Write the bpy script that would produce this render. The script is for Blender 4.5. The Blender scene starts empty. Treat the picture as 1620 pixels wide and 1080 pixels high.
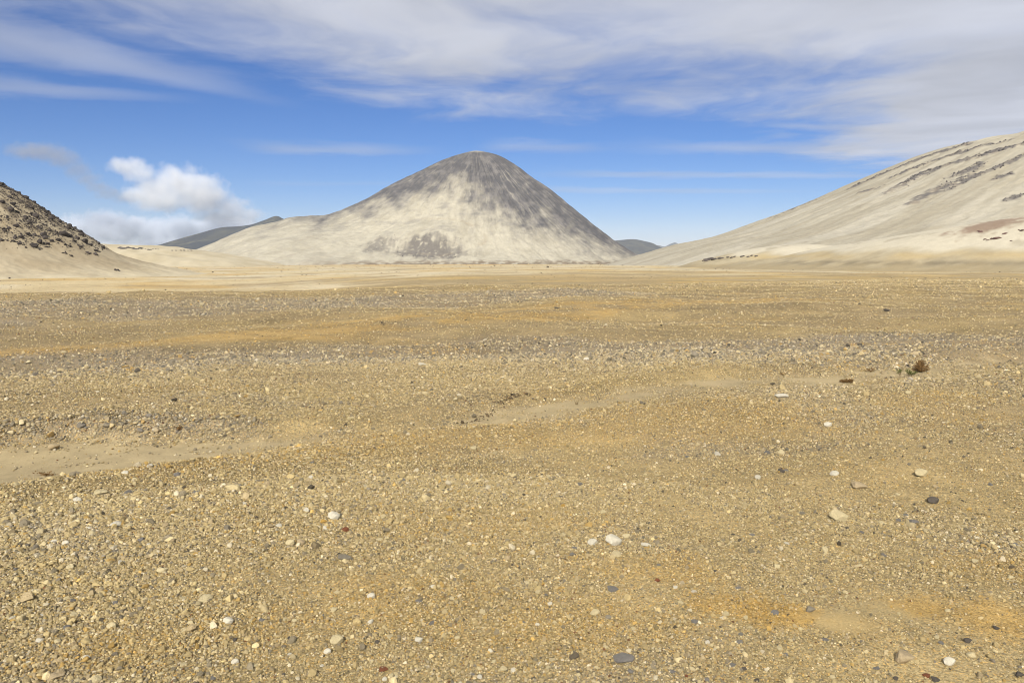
import bpy, math
import numpy as np

# ------------------------------------------------------------------ camera, sky, sun, exposure
scene = bpy.context.scene
C = scene.collection
R = math.radians
EYE = 1.6                      # eye height above the ground at the photographer's feet (m)
FOC = 1260.0                   # focal length in pixels of the 1620 px wide photograph (28 mm lens)
PITCH = math.atan(145 / FOC)

cam = bpy.data.cameras.new('camera')
cam.lens, cam.sensor_width = 28.0, 36.0
cam.clip_start, cam.clip_end = 0.05, 60000
co = bpy.data.objects.new('camera', cam)
C.objects.link(co)
co.location = (0, 0, EYE)
co.rotation_euler = (math.pi / 2 - PITCH, 0, 0)
scene.camera = co

SUN_EL = R(34)
SUN_AZ = R(9)                  # shadows fall away from the camera, a little to the right
sun = bpy.data.lights.new('sun', 'SUN')
sun.energy, sun.angle, sun.color = 4.8, R(0.53), (1.0, 0.96, 0.885)
so = bpy.data.objects.new('sun', sun)
C.objects.link(so)
so.rotation_euler = (math.pi / 2 - SUN_EL, 0, -SUN_AZ)   # light travels towards +Y and down

vs = scene.view_settings
vs.view_transform, vs.look, vs.exposure, vs.gamma = 'Standard', 'None', 0.46, 1.0
vs.use_curve_mapping = False
scene.cycles.max_bounces = 5
scene.cycles.diffuse_bounces = 1
scene.cycles.filter_width = 1.0
scene.cycles.use_denoising = True
scene.cycles.glossy_bounces = 1
scene.cycles.transmission_bounces = 1
scene.cycles.volume_bounces = 3
scene.cycles.transparent_max_bounces = 8
scene.cycles.volume_max_steps = 128


class NT:
    """small helper to chain shader nodes"""
    def __init__(s, tree):
        s.t, s.n, s.l = tree, tree.nodes, tree.links

    def new(s, kind, **kw):
        n = s.n.new(kind)
        for k, v in kw.items():
            setattr(n, k, v)
        return n

    def put(s, sock, v):
        if v is None:
            return
        if isinstance(v, bpy.types.NodeSocket):
            s.l.new(v, sock)
        else:
            sock.default_value = v

    def m(s, op, a, b=None, c=None, clamp=False):
        n = s.n.new('ShaderNodeMath')
        n.operation, n.use_clamp = op, clamp
        for i, v in enumerate((a, b, c)):
            if v is not None:
                s.put(n.inputs[i], v)
        return n.outputs[0]

    def vm(s, op, a, b=None):
        n = s.n.new('ShaderNodeVectorMath')
        n.operation = op
        s.put(n.inputs[0], a)
        if b is not None:
            s.put(n.inputs[1], b)
        return n.outputs['Value' if op in ('LENGTH', 'DOT_PRODUCT', 'DISTANCE') else 'Vector']

    def xyz(s, x, y, z):
        n = s.n.new('ShaderNodeCombineXYZ')
        for i, v in enumerate((x, y, z)):
            s.put(n.inputs[i], v)
        return n.outputs[0]

    def sep(s, v):
        n = s.n.new('ShaderNodeSeparateXYZ')
        s.put(n.inputs[0], v)
        return n.outputs

    def noise(s, vec, scale=1.0, detail=4.0, rough=0.5, dist=0.0, col=False):
        n = s.n.new('ShaderNodeTexNoise')
        s.put(n.inputs['Vector'], vec)
        n.inputs['Scale'].default_value = scale
        n.inputs['Detail'].default_value = detail
        n.inputs['Roughness'].default_value = rough
        n.inputs['Distortion'].default_value = dist
        return n.outputs['Color' if col else 0]

    def smooth(s, v, a, b, lo=0.0, hi=1.0):
        n = s.n.new('ShaderNodeMapRange')
        n.interpolation_type = 'SMOOTHSTEP'
        for k, q in (('Value', v), ('From Min', a), ('From Max', b), ('To Min', lo), ('To Max', hi)):
            s.put(n.inputs[k], q)
        return n.outputs[0]

    def mix(s, f, a, b, blend='MIX'):
        n = s.n.new('ShaderNodeMix')
        n.data_type, n.blend_type = 'RGBA', blend
        s.put(n.inputs[0], f)
        for k, v in ((6, a), (7, b)):
            if isinstance(v, tuple) and len(v) == 3:
                v = v + (1,)
            s.put(n.inputs[k], v)
        return n.outputs[2]

    def curve(s, v, pts):
        """piecewise function of v (0..1) through a float curve"""
        n = s.n.new('ShaderNodeFloatCurve')
        cv = n.mapping.curves[0]
        while len(cv.points) < len(pts):
            cv.points.new(0.5, 0.5)
        for p, (x, y) in zip(cv.points, pts):
            p.location = (x, y)
            p.handle_type = 'AUTO_CLAMPED'
        n.mapping.update()
        s.put(n.inputs['Value'], v)
        return n.outputs[0]


# ---- sky: clear Nishita sky with a high sheet of thin cloud at one altitude (plane coordinates X,Y = direction / up)
world = bpy.data.worlds.new('World')
scene.world = world
world.use_nodes = True
w = NT(world.node_tree)
w.n.clear()
sky = w.new('ShaderNodeTexSky', sky_type='NISHITA', sun_disc=False)
sky.sun_elevation = SUN_EL
sky.sun_rotation = math.pi + SUN_AZ
sky.altitude = 1000
sky.air_density, sky.dust_density, sky.ozone_density = 0.92, 0.0, 6.0
tc = w.new('ShaderNodeTexCoord')
dx, dy, dz = w.sep(tc.outputs['Generated'])
up = w.m('MAXIMUM', dz, 0.012)
PX = w.m('DIVIDE', dx, up)
PY = w.m('ABSOLUTE', w.m('DIVIDE', dy, up))
pv = w.xyz(PX, PY, 0.0)
warp = w.noise(pv, 0.55, 3.0, 0.5, col=True)
wx, wy, wz = w.sep(warp)
PXw = w.m('ADD', PX, w.m('MULTIPLY_ADD', wx, 1.4, -0.7))
PYw = w.m('ADD', PY, w.m('MULTIPLY_ADD', wy, 1.4, -0.7))
# far edge of the main sheet as a function of X
xn = w.m('MULTIPLY_ADD', PX, 1 / 16.0, 0.5, clamp=True)


def ex(X, Y):
    return (X / 16.0 + 0.5, Y / 20.0)


edge = w.m('MULTIPLY', w.curve(xn, [ex(-8, 1.5), ex(-3, 2.3), ex(-1.9, 3.4), ex(-1.1, 5.0), ex(0, 5.4), ex(1.7, 5.5),
                                    ex(2.6, 7.3), ex(4.2, 9.6), ex(8, 12)]), 20.0)
fine = w.noise(w.xyz(w.m('MULTIPLY', PXw, 1.0), w.m('MULTIPLY', PYw, 0.75), 3.0), 1.0, 5.0, 0.48)
gap = w.m('SUBTRACT', edge, PY)
mott = w.noise(w.xyz(PXw, w.m('MULTIPLY', PYw, 0.6), 14.0), 3.6, 5.0, 0.6)
sheet_c = w.m('ADD', w.m('MULTIPLY', gap, 0.48), w.m('ADD', w.m('MULTIPLY_ADD', fine, 2.2, -1.1), w.m('MULTIPLY_ADD', mott, 0.8, -0.4)))
cover = w.smooth(sheet_c, -0.5, 1.0)
thin = w.noise(w.xyz(PXw, w.m('MULTIPLY', PYw, 0.7), 9.0), 0.8, 6.0, 0.55)
cover = w.m('MULTIPLY', cover, w.smooth(thin, 0.16, 0.56, 0.78, 0.97))


def streak(ax, ay, bx, by, wid, taper, amount, seed):
    """long thin cloud between two points of the cloud plane, narrowing towards b"""
    ux, uy = bx - ax, by - ay
    L = math.hypot(ux, uy)
    ux, uy = ux / L, uy / L
    qx = w.m('SUBTRACT', PX, ax)
    qy = w.m('SUBTRACT', PY, ay)
    t = w.m('ADD', w.m('MULTIPLY', qx, ux), w.m('MULTIPLY', qy, uy))
    d = w.m('ABSOLUTE', w.m('SUBTRACT', w.m('MULTIPLY', qx, uy), w.m('MULTIPLY', qy, ux)))
    tn = w.m('DIVIDE', t, L)
    wd = w.m('MULTIPLY_ADD', tn, -taper * wid, wid)
    nz = w.noise(w.xyz(w.m('MULTIPLY', PXw, 0.9), w.m('MULTIPLY', PYw, 0.9), seed * 7.0), 1.5, 5.0, 0.6)
    f = w.m('DIVIDE', d, w.m('MAXIMUM', w.m('MULTIPLY', wd, w.m('MULTIPLY_ADD', nz, 2.2, -0.25)), 0.01))
    a = w.smooth(f, 0.0, 1.0, 1.0, 0.0)
    a = w.m('MULTIPLY', a, w.smooth(tn, 1.08, 0.45))
    a = w.m('MULTIPLY', a, w.smooth(tn, -0.25, 0.1))
    return w.m('MULTIPLY', a, amount)


def join(a, b):
    return w.m('SUBTRACT', w.m('ADD', a, b), w.m('MULTIPLY', a, b))


for args in ((-2.95, 2.8, -1.55, 5.75, 1.15, 0.80, 0.50, 1.0),
             (-3.7, 4.85, -2.1, 5.5, 0.8, 0.7, 0.36, 2.0),
             (-2.4, 8.2, -0.7, 8.3, 0.95, 0.3, 0.34, 3.0),
             (-0.1, 7.9, 1.1, 8.2, 0.85, 0.3, 0.28, 4.0),
             (1.9, 8.0, 6.5, 8.5, 0.85, 0.2, 0.42, 5.0),
             (1.2, 10.8, 6.5, 11.2, 1.0, 0.4, 0.34, 6.0),
             (0.5, 13.6, 5.5, 14.1, 1.3, 0.4, 0.28, 7.0),
             (-3.6, 12.4, -0.6, 12.2, 1.0, 0.4, 0.10, 8.0),
             (2.2, 6.6, 3.5, 7.0, 0.36, 0.4, 0.36, 9.0)):
    cover = join(cover, streak(*args))
bright = w.m('MULTIPLY_ADD', w.noise(w.xyz(PXw, PYw, 21.0), 0.9, 5.0, 0.5), 0.7, 0.62)
cloud_rgb = w.vm('MULTIPLY', (7.7, 8.0, 9.0), w.xyz(bright, bright, bright))
hsv = w.new('ShaderNodeHueSaturation')
hsv.inputs['Saturation'].default_value = 1.13
w.put(hsv.inputs['Color'], w.mix(1.0, sky.outputs[0], (1.02, 0.955, 1.12), 'MULTIPLY'))
sky_rgb = w.mix(cover, hsv.outputs[0], cloud_rgb)
bg = w.new('ShaderNodeBackground')
w.put(bg.inputs[0], sky_rgb)
bg.inputs[1].default_value = 0.056
world.cycles.sampling_method = 'MANUAL'
world.cycles.sample_map_resolution = 512
wo = w.new('ShaderNodeOutputWorld')
w.l.new(bg.outputs[0], wo.inputs[0])

# ------------------------------------------------------------------ numeric helpers
rng = np.random.default_rng(7)


def sstep(x, a, b):
    t = np.clip((np.asarray(x, float) - a) / (b - a), 0, 1)
    return t * t * (3 - 2 * t)


_PERM = np.random.default_rng(3).permutation(256).astype(np.int32)
_GA = np.random.default_rng(4).uniform(0, 2 * math.pi, 256).astype(np.float32)
_GX, _GY = np.cos(_GA) * 1.5, np.sin(_GA) * 1.5


def gnoise(x, y, seed=0):
    """gradient noise, about -1..1"""
    x, y = np.broadcast_arrays(np.asarray(x, np.float64), np.asarray(y, np.float64))
    fx0, fy0 = np.floor(x), np.floor(y)
    fx, fy = (x - fx0).astype(np.float32), (y - fy0).astype(np.float32)
    ix, iy = fx0.astype(np.int32) + seed * 37, fy0.astype(np.int32) + seed * 91
    ux, uy = fx * fx * fx * (fx * (fx * 6 - 15) + 10), fy * fy * fy * (fy * (fy * 6 - 15) + 10)
    pa, pb = _PERM[ix & 255], _PERM[(ix + 1) & 255]

    def g(p, k, ax, ay):
        h = _PERM[(p + k) & 255]
        return _GX[h] * (fx - ax) + _GY[h] * (fy - ay)
    iy1 = iy + 1
    a, b = g(pa, iy, 0, 0), g(pb, iy, 1, 0)
    c, d = g(pa, iy1, 0, 1), g(pb, iy1, 1, 1)
    a = a + (b - a) * ux
    return a + (c + (d - c) * ux - a) * uy


def fbm(x, y, seed=0, octv=4, gain=0.5):
    s, a, f, n = 0.0, 1.0, 1.0, 0.0
    for o in range(octv):
        s = s + a * gnoise(np.asarray(x) * f, np.asarray(y) * f, seed + 17 * o)
        n += a
        a *= gain
        f *= 2.03
    return s / n


def seg_dist(x, y, pts):
    """distance to a polyline, the signed side (+ = left of travel) and the fraction along it"""
    best = np.full(np.shape(x), 1e9)
    side = np.zeros(np.shape(x))
    frac = np.zeros(np.shape(x))
    n = len(pts) - 1
    for i in range(n):
        (ax, ay), (bx, by) = pts[i], pts[i + 1]
        vx, vy = bx - ax, by - ay
        t = np.clip(((x - ax) * vx + (y - ay) * vy) / (vx * vx + vy * vy), 0, 1)
        qx, qy = x - (ax + t * vx), y - (ay + t * vy)
        d = np.hypot(qx, qy)
        k = d < best
        best = np.where(k, d, best)
        side = np.where(k, np.sign(vx * qy - vy * qx), side)
        frac = np.where(k, (i + t) / n, frac)
    return best, side, frac


def ray(px, py):
    """direction of a point of the photograph (1620 x 1080)"""
    u, v = (px - 810) / FOC, (540 - py) / FOC
    cp, sp = math.cos(PITCH), math.sin(PITCH)
    return np.array([u, cp + v * sp, -sp + v * cp])


def plane_pt(px, py):
    """where that ray meets the gently tilted plain"""
    d = ray(px, py)
    t = EYE / (-d[2] - SLOPE * d[1])
    return (d[0] * t, d[1] * t)


SLOPE = 0.0163


# ------------------------------------------------------------------ terrain shape
def crest_y(x):
    return np.clip(50 + 0.50 * x, 30, 86) + 4.0 * gnoise(x / 11.0, x * 0 + 0.5, 5) + 1.5 * gnoise(x / 3.5, x * 0 + 0.5, 6)


CHANNEL = [plane_pt(px, py) for px, py in ((-330, 744), (-120, 723), (0, 710), (120, 699), (250, 690), (400, 683), (560, 671),
                                           (690, 659), (770, 647), (850, 640), (1000, 622), (1150, 605), (1300, 594),
                                           (1450, 583), (1620, 571), (1850, 556))]
CH_W = [0.9, 0.85, 0.74, 0.70, 0.52, 0.24, 0.02, 0.05, 0.24, 0.30, 0.28, 0.30, 0.30, 0.28, 0.12, 0.05]


def channel(x, y):
    """(inside-ness 0..1 of the sandy wash, height change, far bank); only near the wash"""
    x, y = np.asarray(x, float), np.asarray(y, float)
    near = np.hypot(x, y - 9) < 14
    out = [np.zeros(np.shape(x)) for _ in range(3)]
    if near.any():
        for o_, v in zip(out, _channel(x[near], y[near])):
            o_[near] = v
    return out


def _channel(x, y):
    d, s, f = seg_dist(x, y, CHANNEL)
    hw = np.interp(f, np.linspace(0, 1, len(CH_W)), CH_W)
    d = d + 0.10 * fbm(x * 1.3, y * 1.3, 61, 3) + 0.05 * fbm(x * 5, y * 5, 62, 2)
    far = s > 0
    cut = np.interp(f, np.linspace(0, 1, len(CH_W)),
                    [.15, .15, .15, .15, .14, .12, .06, .09, .11, .08, .07, .08, .11, .11, .08, .04])
    rise = np.where(far, sstep(d, hw, hw + 0.42), sstep(d, hw - 0.1, hw + 0.9))
    lip = np.where(far, 0.06 * np.exp(-((d - hw - 0.55) / 0.4) ** 2), 0.05 * np.exp(-((d - hw - 0.9) / 0.5) ** 2))
    fade = np.exp(-(np.maximum(d - 1.5, 0) / 1.4) ** 2)
    h = (-cut * (1 - rise) + lip * cut / 0.2) * fade
    inside = (1 - sstep(d + 0.22 * fbm(x * 2.2, y * 2.2, 63, 4), hw - 0.12, hw + 0.12)) * sstep(hw, 0.03, 0.14)
    inside = inside * (1 - 0.65 * sstep(f, 0.5, 0.62) * sstep(fbm(x / 0.9, y / 0.5, 64, 4), -0.1, 0.25))
    bank = np.where(far, np.exp(-((d - hw - 0.28) / 0.28) ** 2), 0) * sstep(cut, 0.085, 0.14)
    return inside, h, bank


def bench_drop(x, y):
    return 3.2 - 2.2 * sstep(x / (np.abs(y) + 1.0), -0.38, -0.02)


def ground_z(x, y):
    x, y = np.asarray(x, float), np.asarray(y, float)
    r = np.hypot(x, y)
    yy = np.clip(y, -60, 1750)
    z = -SLOPE * yy
    z = z - bench_drop(x, y) * sstep(y - crest_y(x), 0, 42)
    near = sstep(r, 1.5, 7)
    z = z + near * 0.17 * fbm(x / 5.5, y / 5.5, 1, 2) * (1 - sstep(r, 60, 120))
    z = z + 0.035 * fbm(x / 1.3, y / 1.3, 2, 3) * (1 - sstep(r, 30, 60))
    z = z + 0.012 * fbm(x / 0.22, y / 0.22, 3, 2) * (1 - sstep(r, 12, 25))
    z = z + sstep(r, 60, 160) * 0.55 * fbm(x / 70, y / 45, 4, 4)
    z = z + sstep(r, 9, 22) * (1 - sstep(r, 48, 70)) * 0.30 * fbm(x / 14, y / 6, 6, 3)
    _, h, _ = channel(x, y)
    return z + h * (1 - sstep(r, 25, 35))


class Hill:
    """rounded mountain: four radial height profiles (east, north, west, south) above the eye level, blended by bearing"""
    def __init__(s, cx, cy, e, n, w_, s_, extra=None):
        s.cx, s.cy, s.prof, s.extra = cx, cy, [e, n, w_, s_], extra
        s.rmax = max(p[0][-1] for p in s.prof)

    def z(s, x, y):
        x, y = np.asarray(x, float), np.asarray(y, float)
        qx, qy = x - s.cx, y - s.cy
        r = np.hypot(qx, qy)
        c, q = qx / np.maximum(r, 1e-6), qy / np.maximum(r, 1e-6)
        wt = [np.maximum(c, 0) ** 2, np.maximum(q, 0) ** 2, np.maximum(-c, 0) ** 2, np.maximum(-q, 0) ** 2]
        z = 0
        for k, (pr, pz) in enumerate(s.prof):
            z = z + wt[k] * curve_interp(r, pr, pz)
        if s.extra is not None:
            z = z + s.extra(x, y)
        return z


def curve_interp(r, pr, pz):
    """smooth monotone-ish interpolation (cubic Hermite through the knots)"""
    pr, pz = np.asarray(pr, float), np.asarray(pz, float)
    dlt = np.diff(pz) / np.diff(pr)
    mt = np.empty_like(pz)
    mt[1:-1] = 0.5 * (dlt[:-1] + dlt[1:])
    mt[0], mt[-1] = 0.0, dlt[-1]
    i = np.clip(np.searchsorted(pr, r) - 1, 0, len(pr) - 2)
    h = pr[i + 1] - pr[i]
    t = (r - pr[i]) / h
    tc_ = np.clip(t, 0, 1)
    out = ((1 + 2 * tc_) * (1 - tc_) ** 2 * pz[i] + tc_ * (1 - tc_) ** 2 * h * mt[i]
           + tc_ ** 2 * (3 - 2 * tc_) * pz[i + 1] + tc_ ** 2 * (tc_ - 1) * h * mt[i + 1])
    return out + np.where(t > 1, (r - pr[-1]) * mt[-1], 0)



def cone_extra(x, y):
    qx, qy = x + 84.2, y - 1900.0
    r, th = np.hypot(qx, qy), np.arctan2(qy, qx)
    z = sstep(r, 25, 120) * (7.0 * fbm(th * 6 + 0.4 * fbm(x / 80, y / 80, 37, 3), r / 260, 38, 4, 0.55) + 2.6 * fbm(th * 17 + 0.5 * fbm(x / 60, y / 60, 34, 3), r / 110, 31, 4) + 1.0 * fbm(x / 12, y / 12, 33, 4))
    # low lava lobe bulging out of the near foot, with a steep rocky front
    u, v = (x + 176) / 118, (y - 1612) / 62
    q = np.sqrt(u * u + v * v)
    z = z + 16 * (1 - sstep(q, 0.25, 1.05))
    z = z + rock_patch(x, y) * 2.2 * np.abs(fbm(x / 7, y / 7, 35, 3))
    return z


def rock_patch(x, y):
    n = 0.45 * fbm(x / 26, y / 30, 36, 4)
    n = n + 0.35 * fbm(x / 9, y / 60, 39, 3)
    a = 1 - sstep(np.hypot((x + 158) / 84, (y - 1562) / 50) + n, 0.40, 1.05)
    b = 1 - sstep(np.hypot((x + 262) / 46, (y - 1578) / 50) + n, 0.30, 1.0)
    return np.maximum(a, 0.75 * b)


def right_extra(x, y):
    qx, qy = x - 798.4, y - 900.0
    r, th = np.hypot(qx, qy), np.arctan2(qy, qx) % (2 * math.pi)
    z = sstep(r, 60, 200) * (1 - 0.6 * sstep(r, 600, 720)) * (2.4 * fbm(th * 22 + 0.7 * fbm(x / 60, y / 60, 47, 4), r / 110, 41, 5, 0.55) + 0.35 * fbm(x / 8, y / 8, 42, 3))
    return z + lava_strips(x, y) * (1.1 + 1.6 * fbm(x / 6, y / 6, 44, 3))


def left_extra(x, y):
    r = np.hypot(x + 223.4, y - 300)
    return sstep(r, 10, 40) * (1 - 0.7 * sstep(r, 85, 110)) * (1.1 * fbm(x / 16, y / 16, 51, 4) + 0.25 * fbm(x / 2.5, y / 2.5, 52, 3))


CONE = Hill(-84.2, 1900.0,
            ([0.0, 25.1, 54.6, 93.1, 131.7, 177.8, 239.2, 285.8, 332.6, 381.0, 441.0], [230.5, 227.4, 219.1, 196.7, 168.7, 136.5, 87.7, 50.6, 16.5, -11.5, -35.8]),
            ([0.0, 60.0, 150.0, 300.0, 450.0, 600.0], [230.5, 218.5, 160.5, 60.5, -19.5, -59.5]),
            ([0.0, 26.6, 53.3, 99.3, 145.5, 208.3, 262.4, 316.5, 355.6, 425.7, 457.3, 511.5, 590.3, 652.8, 742.8], [230.5, 225.4, 217.3, 198.0, 177.1, 145.8, 114.3, 90.0, 80.4, 77.3, 65.9, 52.8, 17.1, -10.7, -34.4]),
            ([0.0, 30.0, 80.0, 140.0, 210.0, 280.0, 340.0, 390.0, 440.0, 520.0], [230.5, 224.5, 192.5, 142.5, 80.5, 28.5, -4.5, -22.5, -33.5, -46.5]), cone_extra)
_rz = [170.6, 158.6, 129.6, 124.5, 114.3, 87.7, 59.6, 33.7, 18.1, 5.5, -22.6, -33.3]
_rr = [0.0, 150.0, 233.9, 261.4, 315.2, 381.1, 443.7, 510.2, 554.9, 609.8, 713.0, 793.0]
RIGHT = Hill(798.4, 900.0, (_rr, _rz), (_rr, _rz), (_rr, _rz), ([v * 0.98 for v in _rr], _rz), right_extra)
_lz = [43.2, 23.9, 18.3, 12.0, 6.2, 0.0, -2.8, -6.8, -9.0, -11.5, -17.0]
_lr = [0.0, 33.7, 42.0, 50.3, 58.7, 68.4, 75.6, 91.0, 102.0, 115.0, 145.0]
LEFT = Hill(-223.4, 300.0, (_lr, _lz), (_lr, _lz), ([v * 1.1 for v in _lr], _lz), ([v * 1.05 for v in _lr], _lz), left_extra)


def hit(zf, px, py, d0, d1, n=4000):
    """first point where the ray through a measured photo position meets the surface zf(x, y)"""
    d = ray(px, py)
    t = np.linspace(d0, d1, n) / d[1]
    x, y, z = d[0] * t, d[1] * t, EYE + d[2] * t
    k = np.nonzero(z <= zf(x, y))[0]
    if len(k) == 0:
        return None
    k = k[0]
    return np.array([x[k], y[k], zf(x[k:k + 1], y[k:k + 1])[0]])


STRIPS = None


def lava_strips(x, y):
    if STRIPS is None:
        return np.zeros(np.shape(x))
    m = np.zeros(np.shape(x))
    n = fbm(x / 22, y / 22, 45, 4)
    n2 = fbm(x / 6, y / 6, 46, 3)
    n3 = fbm(x / 2.2, y / 2.2, 48, 2)
    for pts, wd in STRIPS:
        d, _, f = seg_dist(x, y, pts)
        ww = wd * (0.25 + 0.75 * np.sin(np.pi * np.clip(f * 0.86 + 0.10, 0, 1))) * (1 + 1.0 * n)
        m = np.maximum(m, 1 - sstep(d + 6.0 * n2 + 3.0 * n3, ww * 0.45, ww * 1.3 + 0.8))
    return m


def _strips():
    out = []
    for pts, wd in (([(1442, 322), (1465, 311), (1488, 300), (1512, 291), (1533, 284), (1575, 266), (1624, 245)], 9),
                    ([(1401, 306), (1425, 293), (1451, 279), (1480, 268), (1515, 257), (1560, 243)], 8),
                    ([(1508, 279), (1530, 270), (1553, 258)], 9),
                    ([(1362, 305), (1376, 301), (1390, 298)], 3.5),
                    ([(1345, 299), (1400, 274), (1450, 254), (1500, 238), (1535, 228)], 7),
                    ([(1410, 282), (1470, 258), (1540, 236), (1600, 222)], 4),
                    ([(1546, 250), (1590, 236), (1622, 228)], 6),
                    ([(1577, 284), (1588, 279), (1600, 275)], 5),
                    ([(1595, 318), (1608, 313), (1622, 308)], 5),
                    ([(1215, 347), (1260, 329), (1300, 312)], 2.0)):
        w_ = [hit(RIGHT.z, px, py, 250, 1500) for px, py in pts]
        w_ = [tuple(p[:2]) for p in w_ if p is not None]
        if len(w_) > 1:
            out.append((w_, wd))
    return out


STRIPS = _strips()


def crest_ridge(pts, widths):
    """low ash ridge: crest points (px, py, distance) turned into world points; returns z(x, y)"""
    cr = []
    for px, py, D in pts:
        d = ray(px, py)
        t = D / d[1]
        cr.append((d[0] * t, D, EYE + d[2] * t))
    xy = [(a, b) for a, b, _ in cr]
    zz = np.array([c for _, _, c in cr])

    def f(x, y):
        d, s, fr = seg_dist(x, y, xy)
        h = np.interp(x, [a for a, _ in xy], zz) - ground_plain(x, y) + 3.5
        wd = np.where(s > 0, widths[1], widths[0])
        return h * np.exp(-(d / wd) ** 2)
    return f, xy


def ground_plain(x, y):
    return -SLOPE * np.clip(y, -60, 1750) - bench_drop(x, y)


RIDGE_A, RA_XY = crest_ridge([(1040, 446, 430), (1085, 424, 430), (1110, 413, 430), (1150, 403, 430), (1200, 392, 425), (1240, 387, 420), (1290, 387, 415), (1350, 392, 410), (1420, 400, 400)], (46, 60))
RIDGE_B, RB_XY = crest_ridge([(1060, 452, 350), (1130, 429, 350), (1200, 413, 345), (1268, 403, 335), (1360, 386, 315), (1451, 370, 300), (1543, 354, 290), (1620, 343, 280), (1800, 326, 270), (2050, 318, 260)], (52, 70))


def ridge_z(x, y):
    return ground_plain(x, y) - 3.5 + np.maximum(RIDGE_A(x, y), RIDGE_B(x, y)) + 0.5 * fbm(x / 18, y / 18, 71, 4)

#END_NUMERIC

# ------------------------------------------------------------------ meshes and materials
def mesh_grid(name, X, Y, Z, mat, attrs=None, wrap=False, smooth=True, cap=False):
    """sheet from 2-D arrays (rows x cols); attrs: name -> (rows, cols[, 3])"""
    nr, nc = X.shape
    co_ = np.stack([X, Y, Z], -1).reshape(-1, 3).astype(np.float32)
    i = np.arange(nr - 1)[:, None] * nc
    j = np.arange(nc if wrap else nc - 1)[None, :]
    jn = (j + 1) % nc
    f = np.stack([i + j, i + jn, i + nc + jn, i + nc + j], -1).reshape(-1, 4)
    me = bpy.data.meshes.new(name)
    me.vertices.add(len(co_))
    me.vertices.foreach_set('co', co_.ravel())
    nf = len(f)
    me.loops.add(nf * 4)
    me.polygons.add(nf)
    me.loops.foreach_set('vertex_index', f.ravel().astype(np.int32))
    me.polygons.foreach_set('loop_start', (np.arange(nf) * 4).astype(np.int32))
    me.polygons.foreach_set('loop_total', np.full(nf, 4, np.int32))
    me.update(calc_edges=True)
    if smooth:
        me.polygons.foreach_set('use_smooth', np.ones(nf, bool))
    for k, a in (attrs or {}).items():
        if a.ndim == 3:
            at = me.attributes.new(k, 'FLOAT_COLOR', 'POINT')
            v = np.ones((nr * nc, 4), np.float32)
            v[:, :3] = a.reshape(-1, 3)
            at.data.foreach_set('color', v.ravel())
        else:
            at = me.attributes.new(k, 'FLOAT', 'POINT')
            at.data.foreach_set('value', a.ravel().astype(np.float32))
    me.materials.append(mat)
    o = bpy.data.objects.new(name, me)
    C.objects.link(o)
    return o


def tag(o, label=None, cat=None, group=None, kind=None):
    for k, v in (('label', label), ('category', cat), ('group', group), ('kind', kind)):
        if v:
            o[k] = v
    return o


def lerp3(a, b, t):
    return np.asarray(a) * (1 - t[..., None]) + np.asarray(b) * t[..., None]


def base_mat(name, rough=0.95):
    m = bpy.data.materials.new(name)
    m.use_nodes = True
    t = NT(m.node_tree)
    t.n.clear()
    p = t.new('ShaderNodeBsdfPrincipled')
    p.inputs['Roughness'].default_value = rough
    p.inputs['Specular IOR Level'].default_value = 0.15
    o = t.new('ShaderNodeOutputMaterial')
    t.l.new(p.outputs[0], o.inputs[0])
    return m, t, p


def attr(t, name, kind='GEOMETRY'):
    a = t.new('ShaderNodeAttribute', attribute_name=name, attribute_type=kind)
    return a


def bump(t, p, h, strength, dist):
    b = t.new('ShaderNodeBump')
    b.inputs['Strength'].default_value = strength
    b.inputs['Distance'].default_value = dist
    t.put(b.inputs['Height'], h)
    t.l.new(b.outputs[0], p.inputs['Normal'])


def hill_material(name, scale, amount, bump_d):
    m, t, p = base_mat(name, 1.0)
    pos = t.new('ShaderNodeNewGeometry').outputs['Position']
    a = attr(t, 'tint').outputs['Color']
    n1 = t.noise(pos, scale, 6.0, 0.62)
    n2 = t.noise(pos, scale * 7, 4.0, 0.6)
    k = t.m('ADD', t.m('MULTIPLY_ADD', n1, amount, 1 - amount / 2), t.m('MULTIPLY_ADD', n2, amount, -amount / 2))
    t.put(p.inputs['Base Color'], t.mix(1.0, a, t.xyz(k, k, k), 'MULTIPLY'))
    bump(t, p, t.m('ADD', n1, t.m('MULTIPLY', n2, 0.5)), 0.6, bump_d)
    return m


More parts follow.
